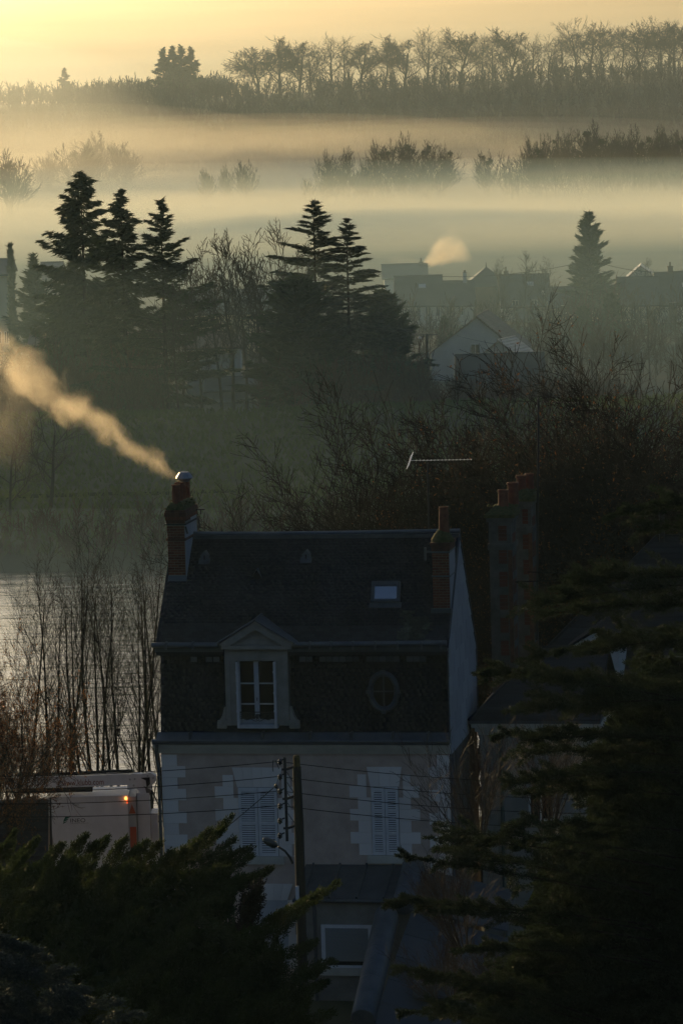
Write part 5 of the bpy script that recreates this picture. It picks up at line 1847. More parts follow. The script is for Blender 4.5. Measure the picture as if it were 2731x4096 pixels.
MB().prism([(tp(x, y)[0], .36, tp(x, y)[1]) for x, y in kn][::-1], (0, .38, 0)).build('knuckle', TWHITE, tr)
MB().prism([(tp(x, y)[0], .30, tp(x, y)[1]) for x, y in ((562, 3118), (598, 3116), (600, 3142), (586, 3156), (582, 3128))][::-1], (0, .055, 0)).build('link_plate', BLACKR, tr)
for x, y in ((519, 3124), (538, 3122), (534, 3148), (612, 3118), (590, 3110)):
    MB().tube([(tp(x, y)[0], .28, tp(x, y)[1]), (tp(x, y)[0], .355, tp(x, y)[1])], .035, 10).build('pin', TGREY, tr)
MB().tube([(tp(572, 3092)[0] + .0, .5, tp(572, 3104)[1]), (tp(566, 3090)[0], .5, tp(566, 3090)[1]), (tp(578, 3086)[0], .5, tp(578, 3088)[1]), (tp(584, 3100)[0], .5, tp(584, 3100)[1])], .025, 6).build('hose', BLACKR, tr)
MB().prism([(tp(x, y)[0], .34, tp(x, y)[1]) for x, y in ((572, 3150), (606, 3168), (596, 3192), (586, 3186), (580, 3160))][::-1], (0, .3, 0)).build('link_arm', mat('grey_steel', (.12, .12, .12), .4, metal=.5), tr)
MB().box(tp(600, 3260)[0], tp(640, 3260)[0], .6, 1.6, .6, tp(610, 3268)[1]).build('cab_corner', TWHITE, tr)
MB().box(x0 - 1.9, x2 + .6, .1, 1.7, .45, .74).build('chassis', BLACKR, tr)
for wx in (x0 + .5, x2 - .3):
    MB().tube([(wx, -.02, .38), (wx, .25, .38)], .38, 16).build('wheel', BLACKR, tr)
MB().box(x0 - 1.85, x0 - .05, .1, 1.7, .75, zt3 - .3).build('cab', TWHITE, tr)
bc = tp(505, 3192)
BEAC = bpy.data.materials.new('beacon_glow')
BEAC.use_nodes = True
b = BEAC.node_tree.nodes['Principled BSDF']
b.inputs['Base Color'].default_value = (.8, .2, .02, 1)
b.inputs['Emission Color'].default_value = (1, .30, .06, 1)
b.inputs['Emission Strength'].default_value = 5
MB().lathe([(.05, 0), (.05, .05), (.03, .09), (.01, .1)], bc[0], -.06, 10).build('beacon', BEAC, tr).location = (0, 0, bc[1] - .04)
BEAC2 = bpy.data.materials.new('lamp_glow')
BEAC2.use_nodes = True
b = BEAC2.node_tree.nodes['Principled BSDF']
b.inputs['Base Color'].default_value = (.5, .08, .02, 1)
b.inputs['Emission Color'].default_value = (1, .12, .03, 1)
b.inputs['Emission Strength'].default_value = 1.2
MB().box(x1 - .03, x1 + .0, -.034, -.002, bc[1] - .2, bc[1] - .06).build('marker_light', BEAC2, tr)


def text(body, name, x, z, h, y, m, parent, width=None):
    cu = bpy.data.curves.new(name, 'FONT')
    cu.body = body
    cu.size = 1
    cu.extrude = .004
    tmp = bpy.data.objects.new('tmp', cu)
    COL.objects.link(tmp)
    dg = bpy.context.evaluated_depsgraph_get()
    me = bpy.data.meshes.new_from_object(tmp.evaluated_get(dg))
    bpy.data.objects.remove(tmp)
    co = np.empty(len(me.vertices) * 3, np.float32)
    me.vertices.foreach_get('co', co)
    co = co.reshape(-1, 3)
    lo, hi = co.min(0), co.max(0)
    sx = h / (hi[1] - lo[1])
    wx = (width / (hi[0] - lo[0])) if width else sx
    out = np.stack([(co[:, 0] - lo[0]) * wx, -co[:, 2], (co[:, 1] - lo[1]) * sx], 1)
    me.vertices.foreach_set('co', out.astype(np.float32).ravel())
    me.materials.clear()
    me.materials.append(m)
    o = put(name, me, parent)
    o.location = (x, y, z)
    return o


REDT = mat('red_letters', (.16, .025, .02), .6)
DARKT = mat('dark_letters', (.03, .035, .045), .6)
GREYT = mat('grey_letters', (.12, .13, .15), .6)
GREENT = mat('green_mark', (.01, .10, .07), .6)
xa, za = tp(247, 3150)
text('www.klubb.com', 'lettering', xa, za, (54) * .0088 * .44, .344, REDT, tr, tp(414, 3150)[0] - xa)
xa, za = tp(176, 3129)
text('XTENSO 3', 'lettering', xa, za, .11, .344, GREYT, tr, tp(244, 3129)[0] - xa)
xa, za = tp(283, 3290)
text('INEO', 'lettering', xa, za, .14, -.006, DARKT, tr, tp(343, 3290)[0] - xa)
xa, za = tp(283, 3296)
text('UNE MARQUE DE EQUANS', 'lettering', xa, za, .03, -.006, GREYT, tr, tp(355, 3297)[0] - xa)
for (a, b_, c_, d_) in (((256, 3280), (262, 3268), (284, 3263), (279, 3270)), ((253, 3288), (257, 3279), (276, 3274), (271, 3281)), ((252, 3296), (255, 3289), (272, 3284), (264, 3290))):
    MB().prism([(tp(*q)[0], -.006, tp(*q)[1]) for q in (a, d_, c_, b_)], (0, .005, 0)).build('logo_mark', GREENT, tr)

# dark slate roof in front of the truck
sp = P(0, 3200, 126)
s1 = P(190, 3200, 126)
sd = thing('slate_shed', 'low building with a dark slate roof in front of the lift truck, at left', 'building', (s1.x, 126, 2))
zr_ = s1.z - 2
MB().prism([(-4, 0, zr_), (0, 0, zr_), (.08, -1.6, zr_ - 2.2), (-4, -1.6, zr_ - 2.2)], (0, .06, -.04)).build('roof_slope', SLATE, sd)
for q in range(16):
    f0, f1 = q / 16, (q + 1) / 16
    MB().prism([(-4, -1.6 * (1 - f0) - .03, zr_ - 2.2 * (1 - f0) + .02), (.06, -1.6 * (1 - f0) - .03, zr_ - 2.2 * (1 - f0) + .02), (.06, -1.6 * (1 - f1) - .012, zr_ - 2.2 * (1 - f1) + .01), (-4, -1.6 * (1 - f1) - .012, zr_ - 2.2 * (1 - f1) + .01)], (0, -.012, .008)).build('slate_course', SLATEP, sd)
MB().box(-4, 0.02, -.1, .1, zr_ - .08, zr_ + .05).build('ridge_flashing', ZINC, sd)
MB().prism([(.07, .05, zr_ + .06), (.13, .05, zr_ + .06), (.22, -1.68, zr_ - 2.3), (.15, -1.68, zr_ - 2.3)], (0, .1, 0)).build('verge_board', BLACKR, sd)
MB().box(-4, .0, -1.4, 2.5, -.6, zr_ - 2.25).build('wall', WALLN, sd)
MB().prism([(.0, -1.4, zr_ - 2.2), (.0, 0, zr_ - .1), (.0, 2.4, zr_ - 2.2)], (-.1, 0, 0)).build('gable', WALLN, sd)

# ================================================================== trees of the near bank
RIV = [dict(K=10, wander=.03, up=.03, tip=.2, n=19, t0=.18, ang=27, ratio=.36, rr=.40, taper=.7),
       dict(K=6, wander=.09, up=.11, tip=.3, n=7, t0=.12, ang=30, ratio=.42, rr=.42),
       dict(K=5, wander=.12, up=.06, tip=.35, n=5, t0=.15, ang=36, ratio=.5, rr=.6),
       dict(K=3, wander=.16, up=.04, tip=.5)]
alder = [tree_meshes('alder', 400 + i, 11, .095, RIV, BARK, split=1, rmin=.005) for i in range(3)]
FORK = [dict(K=8, wander=.05, up=.04, tip=.25, n=9, t0=.12, ang=26, ratio=.42, rr=.5, taper=.6)] + RIV[1:]
fork = [tree_meshes('alder_fork', 420 + i, 11, .12, FORK, BARK, split=1, rmin=.005, multi=(np.array([(0, 0, -.3), (.15, .1, -.3), (-.1, -.1, -.3)]), np.array([(-.06, .02, 1), (.14, 0, 1), (.03, .05, 1)]), np.array([11, 9.5, 10]), np.array([.095, .08, .085]))) for i in range(2)]
AL = [(5, 2560, 148, 0), (100, 2250, 146, 0), (185, 2225, 147, 1), (262, 2200, 148, 4), (330, 2280, 144.5, 2), (380, 2168, 146, 3), (440, 2250, 148.5, 1), (468, 2225, 145, 0), (540, 2190, 147, 4), (590, 2230, 149, 2), (640, 2200, 150, 1), (690, 2230, 151, 0)]
for i, (px, py, Y, k) in enumerate(AL):
    top = P(px, py, Y)
    bsx = P(px + (8 if px < 500 else 20), 3250, Y).x
    g = ground_z(bsx, Y)
    me = (alder + fork)[k]
    s = (top.z - g) / 12.2
    tree_thing('bare_tree', f'thin bare riverside tree behind the lift truck, {ORD[i]} from the left', me, (bsx, Y, g), i * 1.37, (s * .95, s * .95, s), 'bare trees on the near river bank')

BEECH = [dict(K=6, wander=.06, up=.03, tip=.5, n=10, t0=.45, ang=52, ratio=.7, rr=.5, taper=.4),
         dict(K=7, wander=.14, up=.03, tip=.35, n=9, t0=.15, ang=42, ratio=.5, rr=.55),
         dict(K=6, wander=.18, up=.03, tip=.35, n=7, t0=.12, ang=42, ratio=.5, rr=.55),
         dict(K=4, wander=.2, up=.02, tip=.4, n=4, t0=.15, ang=42, ratio=.5, rr=.6),
         dict(K=3, wander=.2, up=0, tip=.5)]


# big trees at the right, behind the houses
BIG = [dict(K=7, wander=.06, up=.03, tip=.4, n=13, t0=.12, ang=50, ratio=.62, rr=.55, taper=.35),
       dict(K=7, wander=.12, up=.045, tip=.3, n=11, t0=.12, ang=42, ratio=.52, rr=.55),
       dict(K=6, wander=.15, up=.05, tip=.3, n=8, t0=.12, ang=38, ratio=.5, rr=.58),
       dict(K=3, wander=.18, up=.03, tip=.4, n=5, t0=.15, ang=42, ratio=.55, rr=.65),
       dict(K=2, wander=.18, up=.02, tip=.5)]


BIG2 = [dict(K=7, wander=.07, up=-.005, tip=.3, n=10, t0=.22, ang=42, ratio=.44, rr=.5, taper=.45),
        dict(K=5, wander=.08, up=.05, tip=.3, n=7, t0=.12, ang=40, ratio=.52, rr=.5),
        dict(K=4, wander=.10, up=.04, tip=.3, n=7, t0=.12, ang=38, ratio=.52, rr=.55),
        dict(K=2, wander=.12, up=.02, tip=.4, n=4, t0=.2, ang=38, ratio=.6, rr=.65),
        dict(K=2, wander=.12, up=.02, tip=.5)]


def limbs(seed, n, h, spread, r):
    rg_ = np.random.default_rng(seed)
    a = np.arange(n) / n * 6.283 + rg_.uniform(0, .8, n)
    k = rg_.uniform(.35, 1.0, n)
    k[0] = .08
    d = np.stack([np.cos(a) * spread * k, np.sin(a) * spread * k, np.ones(n)], 1)
    s0 = np.stack([np.cos(a) * .12, np.sin(a) * .12, np.full(n, -.3)], 1)
    return (s0, d, h * rg_.uniform(.85, 1.08, n), np.full(n, r))


BIGC = {}


def big(label, seed, px, ptop, pbase, Y, wide, leaf=0, rz=0.0, rmin=.0075, n=6, spread=.55, name=None, size=.05, t0=.46):
    lf = None
    if leaf:
        lf = (int(leaf * 1.7), size, lambda c, r: (np.hypot(c[:, 0], c[:, 1]) > 1.0) & (r.random(len(c)) < .35 + .65 * (np.sin(c[:, 0] * 1.7 + c[:, 2] * .9) > -.2)))
    key = (bool(leaf), seed % 2, size > .052)
    if key not in BIGC:
        m_ = tree_meshes('big_tree', seed, 10, .3, [dict(BIG2[0], t0=t0)] + BIG2[1:], BARK, split=1, rmin=rmin, leaf=lf, leaf_mat=DRYLEAF, multi=limbs(seed, n, 10, spread, .19))
        BIGC[key] = (m_, float(np.percentile([v.co.z for v in m_['crown'].vertices], 99.7)))
    me, z = BIGC[key]
    tp_ = P(px, ptop, Y)
    bx_ = P(pbase, 2700, Y).x
    g_ = ground_z(bx_, Y)
    s_ = (tp_.z - g_) / z
    return tree_thing(name or ('bare_tree' if not leaf else 'russet_tree'), label, me, (bx_, Y, g_), rz, (s_ * wide, s_ * wide, s_))


big('wide bare tree fanning out behind the roof ridge and first aerial', 610, 1800, 1540, 1790, 141, 1.0, 0, .3)
big('lower bare tree behind the right end of the roof ridge', 611, 1620, 1690, 1640, 143, 1.0, 0, 1.9)
big('russet tree with dry leaves directly behind the tall chimney stacks', 612, 2060, 1790, 2010, 138, .9, 5200, 2.2)
big('tall dark bare tree rising highest at the right edge', 613, 2560, 1250, 2540, 142, 1.0, 900, .8)
big('large russet leaved tree right of the aerial mast', 614, 2330, 1430, 2330, 139, .95, 6500, 3.4)
big('russet tree with orange leaves cut by the right edge', 615, 2720, 1480, 2740, 140, 1.0, 5200, 5.1)
big('low russet bush tree between house gable and tall chimneys', 616, 1900, 2000, 1890, 134, .9, 3600, 4.0)
big('bare tree filling the gap between the aerial mast and the tall dark tree', 617, 2230, 1600, 2260, 143, 1.0, 0, 1.1)
big('bare tree low behind the middle of the roof ridge, left of the aerial', 618, 1460, 1860, 1490, 144, 1.0, 0, 2.9)
big('spreading tree with clinging brown leaves at the left edge', 500, -10, 2490, -110, 126, .66, 16000, 2.4, rmin=.008, spread=.8, size=.06, t0=.6)
big('lower brown leaved tree reaching over the truck boom', 502, 150, 2740, 110, 143, .5, 9000, .6, rmin=.007, spread=.7, size=.055, t0=.55)

# ================================================================== foreground conifers
JUNI = mat('juniper', (.014, .025, .008), .75, (.036, .054, .013), .9, transl=.35)
CEDG = mat('cedar_foliage', (.010, .018, .009), .75, (.022, .034, .015), 1.0, transl=.3)
BLUES = mat('blue_spruce', (.022, .036, .034), .7, (.04, .06, .055), 1.0, transl=.2)


def sprig_quads(rng, C, D, L, blades=4, fat=.26, spread=.75):
    """each sprig: a short stem of blades set alternately left and right"""
    n = len(C)
    D = unit(D)
    side = unit(np.cross(D, rng.normal(0, 1, (n, 3))))
    nrm = np.cross(D, side)
    Cs, As, Bs = [], [], []
    for k in range(blades):
        f = k / blades
        sg = 1 if k % 2 else -1
        last = k == blades - 1
        w = side * (0 if last else sg * spread)
        bd = unit(D + w + nrm * rng.normal(0, .25, (n, 1)))
        ln = L * (.42 if last else .5 * (1 - f * .4))
        A = bd * (ln * .5)[:, None]
        Cs.append(C + D * (L * f * .8)[:, None] + A)
        As.append(A)
        Bs.append(unit(np.cross(bd, nrm + rng.normal(0, .5, (n, 3)))) * (ln * fat)[:, None])
    return blades3(np.concatenate(Cs), np.concatenate(As), np.concatenate(Bs))


def curve_pts(b, c, t, f):
    f = f[:, None]
    return b * (1 - f) ** 2 + c * 2 * f * (1 - f) + t * f ** 2


def plume(rng, base, tip, bend, width, n, l, upb=.3, flat=1.0, outw=.8, dens_tip=.8, fat=.26):
    base, tip = np.array(base), np.array(tip)
    ctl = (base + tip) / 2 + np.array(bend)
    n = int(n * DENS)
    l = l * 1.25
    f = rng.random(n) ** dens_tip
    c = curve_pts(base, ctl, tip, f)
    ax = unit(curve_pts(base, ctl, tip, np.minimum(f + .03, 1.03)) - c)
    r = unit(rng.normal(0, 1, (n, 3)) * np.array([1, 1, flat]))
    prof = np.minimum(1, 1.02 - f) ** .55 * np.minimum(1, .35 + f * 2.2)
    rad = width * prof * np.sqrt(rng.random(n))
    c = c + r * rad[:, None]
    d = ax + r * outw * (rng.random((n, 1)) * .9 + .2) + np.array([[0, 0, upb]])
    return sprig_quads(rng, c, d, l * (.6 + .7 * rng.random(n)), fat=fat)


def inside(px, py, poly):
    c = False
    j = len(poly) - 1
    for i in range(len(poly)):
        (xi, yi), (xj, yj) = poly[i], poly[j]
        if (yi > py) != (yj > py) and px < (xj - xi) * (py - yi) / (yj - yi) + xi:
            c = not c
        j = i
    return c


DENS = .85
# ---- the big juniper at lower left
JPOLY = [(-60, 3420), (120, 3400), (350, 3420), (520, 3430), (700, 3440), (850, 3420), (960, 3490), (960, 3600), (900, 3640), (980, 3640), (1060, 3700), (1150, 3790), (1120, 3850), (1200, 3900), (1270, 4000), (1290, 4160), (-60, 4160)]
rj = np.random.default_rng(77)
jr = random.Random(77)
jroot = P(350, 4096, 73)
jt = thing('juniper', 'large feathery dark green juniper filling the lower left corner', 'tree', (jroot.x, 73, ground_z(jroot.x, 73)))
jo = np.array(jt.location)
parts = []
n_ = 0
while n_ < 215:
    px, py = jr.uniform(-60, 1290), jr.uniform(3400, 4160)
    if not inside(px, py, JPOLY):
        continue
    n_ += 1
    Y = 77 - 9 * (py - 3300) / 800 + jr.uniform(-1, 1)
    L_ = jr.uniform(180, 400)
    an = math.radians(jr.gauss(62, 22))
    tip = P(px, py, Y)
    base = P(px - math.cos(an) * L_ * .9, py + math.sin(an) * L_, Y + jr.uniform(.1, .9))
    parts.append(plume(rj, np.array(base) - jo, np.array(tip) - jo, (-.12, 0, .06), jr.uniform(.18, .3), 330, .11, outw=.8))
# plumes that make the outline
TIPS = [((60, 3300), (30, 3450), .1), ((150, 3330), (60, 3480), .14), ((40, 3345), (-40, 3480), .16), ((250, 3350), (180, 3480), .16), ((345, 3315), (250, 3470), .16), ((430, 3325), (340, 3480), .16), ((390, 3345), (280, 3480), .2), ((505, 3325), (420, 3490), .16), ((585, 3345), (500, 3500), .2),
        ((560, 3365), (450, 3500), .2), ((640, 3345), (540, 3520), .2), ((690, 3380), (600, 3540), .2), ((740, 3370), (640, 3520), .2), ((800, 3340), (660, 3520), .2), ((840, 3290), (690, 3500), .18), ((928, 3238), (700, 3480), .2), ((890, 3290), (720, 3460), .18), ((935, 3330), (760, 3480), .2), ((1000, 3365), (800, 3480), .2), ((930, 3380), (760, 3530), .22), ((1005, 3395), (820, 3520), .18),
        ((1082, 3447), (840, 3570), .2), ((1040, 3470), (850, 3580), .2), ((980, 3480), (800, 3600), .24), ((930, 3540), (760, 3640), .24), ((870, 3580), (700, 3700), .26),
        ((1352, 3502), (1060, 3700), .17), ((1280, 3545), (1040, 3720), .2), ((1230, 3585), (1000, 3740), .22), ((1180, 3640), (980, 3800), .24), ((1130, 3620), (960, 3760), .2), ((1260, 3740), (1060, 3850), .2), ((1335, 3815), (1080, 3900), .2), ((1280, 3850), (1080, 3960), .22), ((1300, 3900), (1090, 4010), .2), ((1330, 4020), (1100, 4110), .2), ((1240, 3930), (1040, 4060), .24)]
for (tx, ty), (bx, by), w in TIPS:
    ty += 32
    Y = 77 - 9 * (ty - 3300) / 800
    parts.append(plume(rj, np.array(P(bx, by, Y + .5)) - jo, np.array(P(tx, ty, Y)) - jo, (-.05, 0, -.12 if tx > 900 else .03), w * 1.2, 420, .105, outw=.7, dens_tip=.75))
put('foliage', fast_mesh('foliage', *join(parts), JUNI), jt, 'stuff')
# the reddish dead spray and the inner mass
parts = []
for k in range(10):
    parts.append(plume(rj, np.array(P(990 - k * 3, 3720, 72.5)) - jo, np.array(P(1025 + jr.uniform(-50, 30), 3560 + jr.uniform(-40, 60), 72)) - jo, (0, 0, 0), .22, 120, .13))
put('dead_spray', fast_mesh('dead_spray', *join(parts), mat('dead_juniper', (.03, .022, .014), .9)), jt, 'stuff')
n = 9000
pts = []
while len(pts) < n:
    px, py = jr.uniform(-60, 1260), jr.uniform(3420, 4160)
    if inside(px + 40, py - 50, JPOLY) and inside(px + 20, py - 60, JPOLY):
        Y = 78.2 - 9 * (py - 3300) / 800 + jr.uniform(0, 1.6)
        pts.append(np.array(P(px, py, Y)) - jo)
C = np.array(pts)
A = unit(rj.normal(0, 1, (n, 3)) + np.array([[.4, 0, .7]])) * .15
B = unit(np.cross(A, rj.normal(0, 1, (n, 3)))) * .07
put('inner_foliage', fast_mesh('inner_foliage', *quads(C, A, B), JUNI), jt, 'stuff')
tr_ = MB()
tr_.tube([(0, 1, -.5), (.1, 1, 2), (.3, .8, 4)], [.3, .22, .1], 8)
for a, b_ in (((.1, 1, 1.5), (2.5, .5, 4.2)), ((.1, 1, 1.2), (-2, .5, 4)), ((.1, 1, 2), (1, .3, 5.2)), ((.05, 1, 1), (4, 0, 3.4))):
    tr_.tube([a, Vector(a).lerp(Vector(b_), .5) + Vector((0, 0, .2)), b_], [.14, .09, .03], 6)
tr_.build('trunk', BARK, jt)

DENS = .8
# ---- blue spruce at the very corner
bs0 = P(60, 4200, 56)
bt = thing('blue_spruce', 'bluish drooping spruce in the bottom left corner, before the juniper', 'tree', (bs0.x - .5, 56, ground_z(bs0.x, 56)))
bo = np.array(bt.location)
parts = []
for k in range(60):
    tx, ty = jr.uniform(-40, 330), jr.uniform(3790, 4140)
    if ty < 3740 + .9 * max(tx - 40, 0):
        continue
    Y = 56 + jr.uniform(-1, 1)
    parts.append(plume(rj, np.array(P(tx - jr.uniform(90, 200), ty - jr.uniform(-20, 70), Y + .3)) - bo, np.array(P(tx, ty, Y)) - bo, (0, 0, .08), .16, 150, .11, upb=-.1, outw=.6))
for tx, ty in ((20, 3745), (110, 3790), (190, 3830), (290, 3880), (260, 3920), (340, 4000), (150, 3800), (60, 3770), (480, 4010), (560, 4060), (350, 3960)):
    parts.append(plume(rj, np.array(P(tx - 190, ty + 40, 56.2)) - bo, np.array(P(tx, ty, 56)) - bo, (0, 0, .1), .14, 170, .11, upb=-.05, outw=.6))
put('foliage', fast_mesh('foliage', *join(parts), BLUES), bt, 'stuff')
MB().tube([(0, .6, -.5), (0, .6, 3.4)], [.16, .03], 8).build('trunk', BARK, bt)

DENS = .95
# ---- the cedar at lower right: long horizontal boughs reaching left from a trunk out of frame
YC = 74
c0 = P(3050, 4000, YC)
ct = thing('foreground_cedar', 'great dark cedar with long horizontal boughs filling the lower right', 'tree', (c0.x, YC, ground_z(c0.x, YC)))
co3 = np.array(ct.location)
rc = np.random.default_rng(91)
cr2 = random.Random(91)
BO = [((2440, 2070), (2900, 2010), .10), ((2590, 2050), (2950, 2030), .28), ((2560, 2120), (2950, 2140), .26), ((2110, 2428), (2900, 2330), .22), ((2200, 2360), (2900, 2310), .24), ((2300, 2330), (2950, 2290), .26), ((2160, 2460), (2900, 2420), .22), ((2330, 2440), (2950, 2420), .28),
      ((2068, 2644), (2850, 2560), .12), ((2300, 2620), (2900, 2560), .2), ((2430, 2570), (2950, 2500), .26), ((1930, 2688), (2800, 2760), .17), ((2010, 2700), (2800, 2800), .19), ((2120, 2700), (2850, 2820), .22), ((2545, 2800), (2950, 2740), .3), ((2060, 2850), (2850, 2800), .22), ((2150, 2800), (2900, 2780), .26), ((2250, 2850), (2900, 2840), .3),
      ((1966, 2946), (2850, 2960), .10), ((2090, 2960), (2850, 2980), .2), ((2080, 3010), (2850, 3040), .22), ((2024, 3144), (2850, 3100), .14), ((2140, 3110), (2850, 3080), .22), ((2060, 3180), (2850, 3200), .18), ((1706, 3354), (2700, 3480), .15), ((1770, 3325), (2700, 3430), .17), ((1740, 3400), (2700, 3560), .2), ((2030, 3300), (2800, 3330), .17),
      ((1588, 3424), (2400, 3560), .07), ((1800, 3430), (2600, 3580), .26), ((1546, 3608), (2600, 3700), .11), ((1660, 3625), (2600, 3720), .16), ((1780, 3640), (2600, 3760), .22), ((1816, 3806), (2600, 3860), .12), ((1960, 3800), (2650, 3850), .2), ((1570, 3868), (2400, 4080), .13), ((1640, 3900), (2400, 4110), .18), ((1590, 4046), (2300, 4150), .14), ((1700, 4040), (2400, 4160), .22)]
parts = []
wood = MB()


def bough(tip, bas, w, Y, n):
    b_, t_ = np.array(P(*bas, Y + cr2.uniform(-.3, 1.2))) - co3, np.array(P(*tip, Y)) - co3
    bend = np.array((0, 0, cr2.uniform(.05, .3)))
    ctl = (b_ + t_) / 2 + bend
    q = [tuple(curve_pts(b_, ctl, t_, np.array([f]))[0]) for f in np.linspace(0, .95, 7)]
    wood.tube(q, [.03, .025, .02, .016, .012, .008, .004], 5)
    # main spray plus side sprays that stand off it
    parts.append(plume(rc, b_, t_, bend, w, int(n * 1.5), .085, upb=.3, flat=.9, outw=.75, dens_tip=.8))
    L_ = np.linalg.norm(t_ - b_)
    for s in range(int(L_ * 4.2)):
        f = cr2.uniform(.25, .97)
        c = curve_pts(b_, ctl, t_, np.array([f]))[0]
        ln = w * cr2.uniform(1.3, 2.8)
        sg = cr2.choice((-1, 1))
        t2 = c + np.array((-ln * .9, sg * ln * .8, (cr2.uniform(-.5, .3) if s % 3 else cr2.uniform(.3, .75)) * ln))
        parts.append(plume(rc, c, t2, (0, 0, ln * .12), w * .5, 110, .08, upb=.25, flat=1.0, outw=.9))


for tip, bas, w in BO:
    bough(tip, bas, w, YC + cr2.uniform(-1.5, 1.5), 420)
# deeper boughs closing the dark mass
CP = [(2500, 2650), (2330, 2900), (2270, 3240), (2060, 3480), (2020, 3720), (1830, 4000), (1800, 4160), (2800, 4160), (2800, 2480), (2560, 2560)]
n_ = 0
while n_ < 46:
    tip = (cr2.uniform(1800, 2750), cr2.uniform(2500, 4150))
    if not inside(*tip, CP):
        continue
    n_ += 1
    bough(tip, (tip[0] + cr2.uniform(280, 600), tip[1] + cr2.uniform(-160, 330)), cr2.uniform(.22, .34), YC + 1.2 + cr2.uniform(-.8, 2.6), 260)
put('foliage', fast_mesh('foliage', *join(parts), CEDG), ct, 'stuff')
parts = []
n_ = 0
while n_ < 260:
    px, py = cr2.uniform(1850, 2760), cr2.uniform(2480, 4150)
    if not inside(px, py, CP):
        continue
    n_ += 1
    an = math.radians(cr2.gauss(175, 32))
    L_ = cr2.uniform(110, 260)
    Y = YC + cr2.uniform(.5, 3.5)
    parts.append(plume(rc, np.array(P(px - math.cos(an) * L_, py + math.sin(an) * L_ + 30, Y + .4)) - co3, np.array(P(px, py, Y)) - co3, (0, 0, .12), cr2.uniform(.16, .3), 170, .1, upb=.15, outw=.8))
n = 9000
pts = []
while len(pts) < n:
    px, py = cr2.uniform(1900, 2780), cr2.uniform(2560, 4150)
    if inside(px - 110, py, CP) and inside(px - 60, py - 90, CP):
        pts.append(np.array(P(px, py, YC + cr2.uniform(3.5, 5.5))) - co3)
C = np.array(pts)
A = unit(rc.normal(0, 1, (n, 3)) * np.array([[1.5, 1, .5]])) * .26
B = unit(np.cross(A, rc.normal(0, 1, (n, 3)))) * .14
parts.append(blades3(C, A, B))
put('inner_foliage', fast_mesh('inner_foliage', *join(parts), CEDG), ct, 'stuff')
wood.build('bough', mat('cedar_bark', (.012, .01, .008), .95), ct)
MB().tube([(0, 2, -1), (0, 2, 8), (-.2, 2, 16)], [.5, .36, .12], 10).build('trunk', BARK, ct)

# ---- bare shrubs between the house and the cedar
SHR = [dict(K=7, wander=.05, up=.03, tip=.25, n=9, t0=.15, ang=28, ratio=.5, rr=.5, taper=.5), dict(K=5, wander=.09, up=.07, tip=.3, n=6, t0=.15, ang=32, ratio=.5, rr=.6), dict(K=4, wander=.12, up=.04, tip=.4)]
SHBARK = mat('shrub_bark', (.05, .032, .022), .7, (.08, .055, .04), 6)


def shrub(label, px, py, Y, n, h, spread, seed, lean=0.0):
    p = P(px, py, Y)
    rg_ = np.random.default_rng(seed)
    a = rg_.uniform(0, 6.28, n)
    rr_ = rg_.uniform(.1, 1, n)
    d = np.stack([np.cos(a) * spread * rr_ + lean, np.sin(a) * spread * rr_ * .6, np.ones(n)], 1)
    me = tree_meshes('shrub', seed, h, .02, SHR, SHBARK, split=1, rmin=.004, multi=(np.stack([np.cos(a) * .15, np.sin(a) * .15, np.zeros(n)], 1), d, h * rg_.uniform(.7, 1.1, n), np.full(n, .017)))
    t = thing('bare_shrub', label, 'shrub', (p.x, Y, p.z))
    for k_, m_ in me.items():
        put(k_, m_, t)
    return t


shrub('bare whippy shrub in front of the right end of the facade', 1900, 3400, 86, 13, 2.3, .75, 701, -.15)
shrub('bare shrub before the neighbour wall, right of the drain pipe', 2190, 3340, 88, 16, 2.1, .55, 702)
shrub('reddish bare shrub over the pale annex roof', 1850, 3800, 84, 16, 1.9, .7, 703, -.2)
shrub('bare bush low at the bottom under the cedar boughs', 2050, 4130, 80, 18, 1.7, .8, 704)
shrub('bare twigs rising beside the skylight of the annex', 1800, 4060, 86, 11, 1.6, .8, 705, -.3)

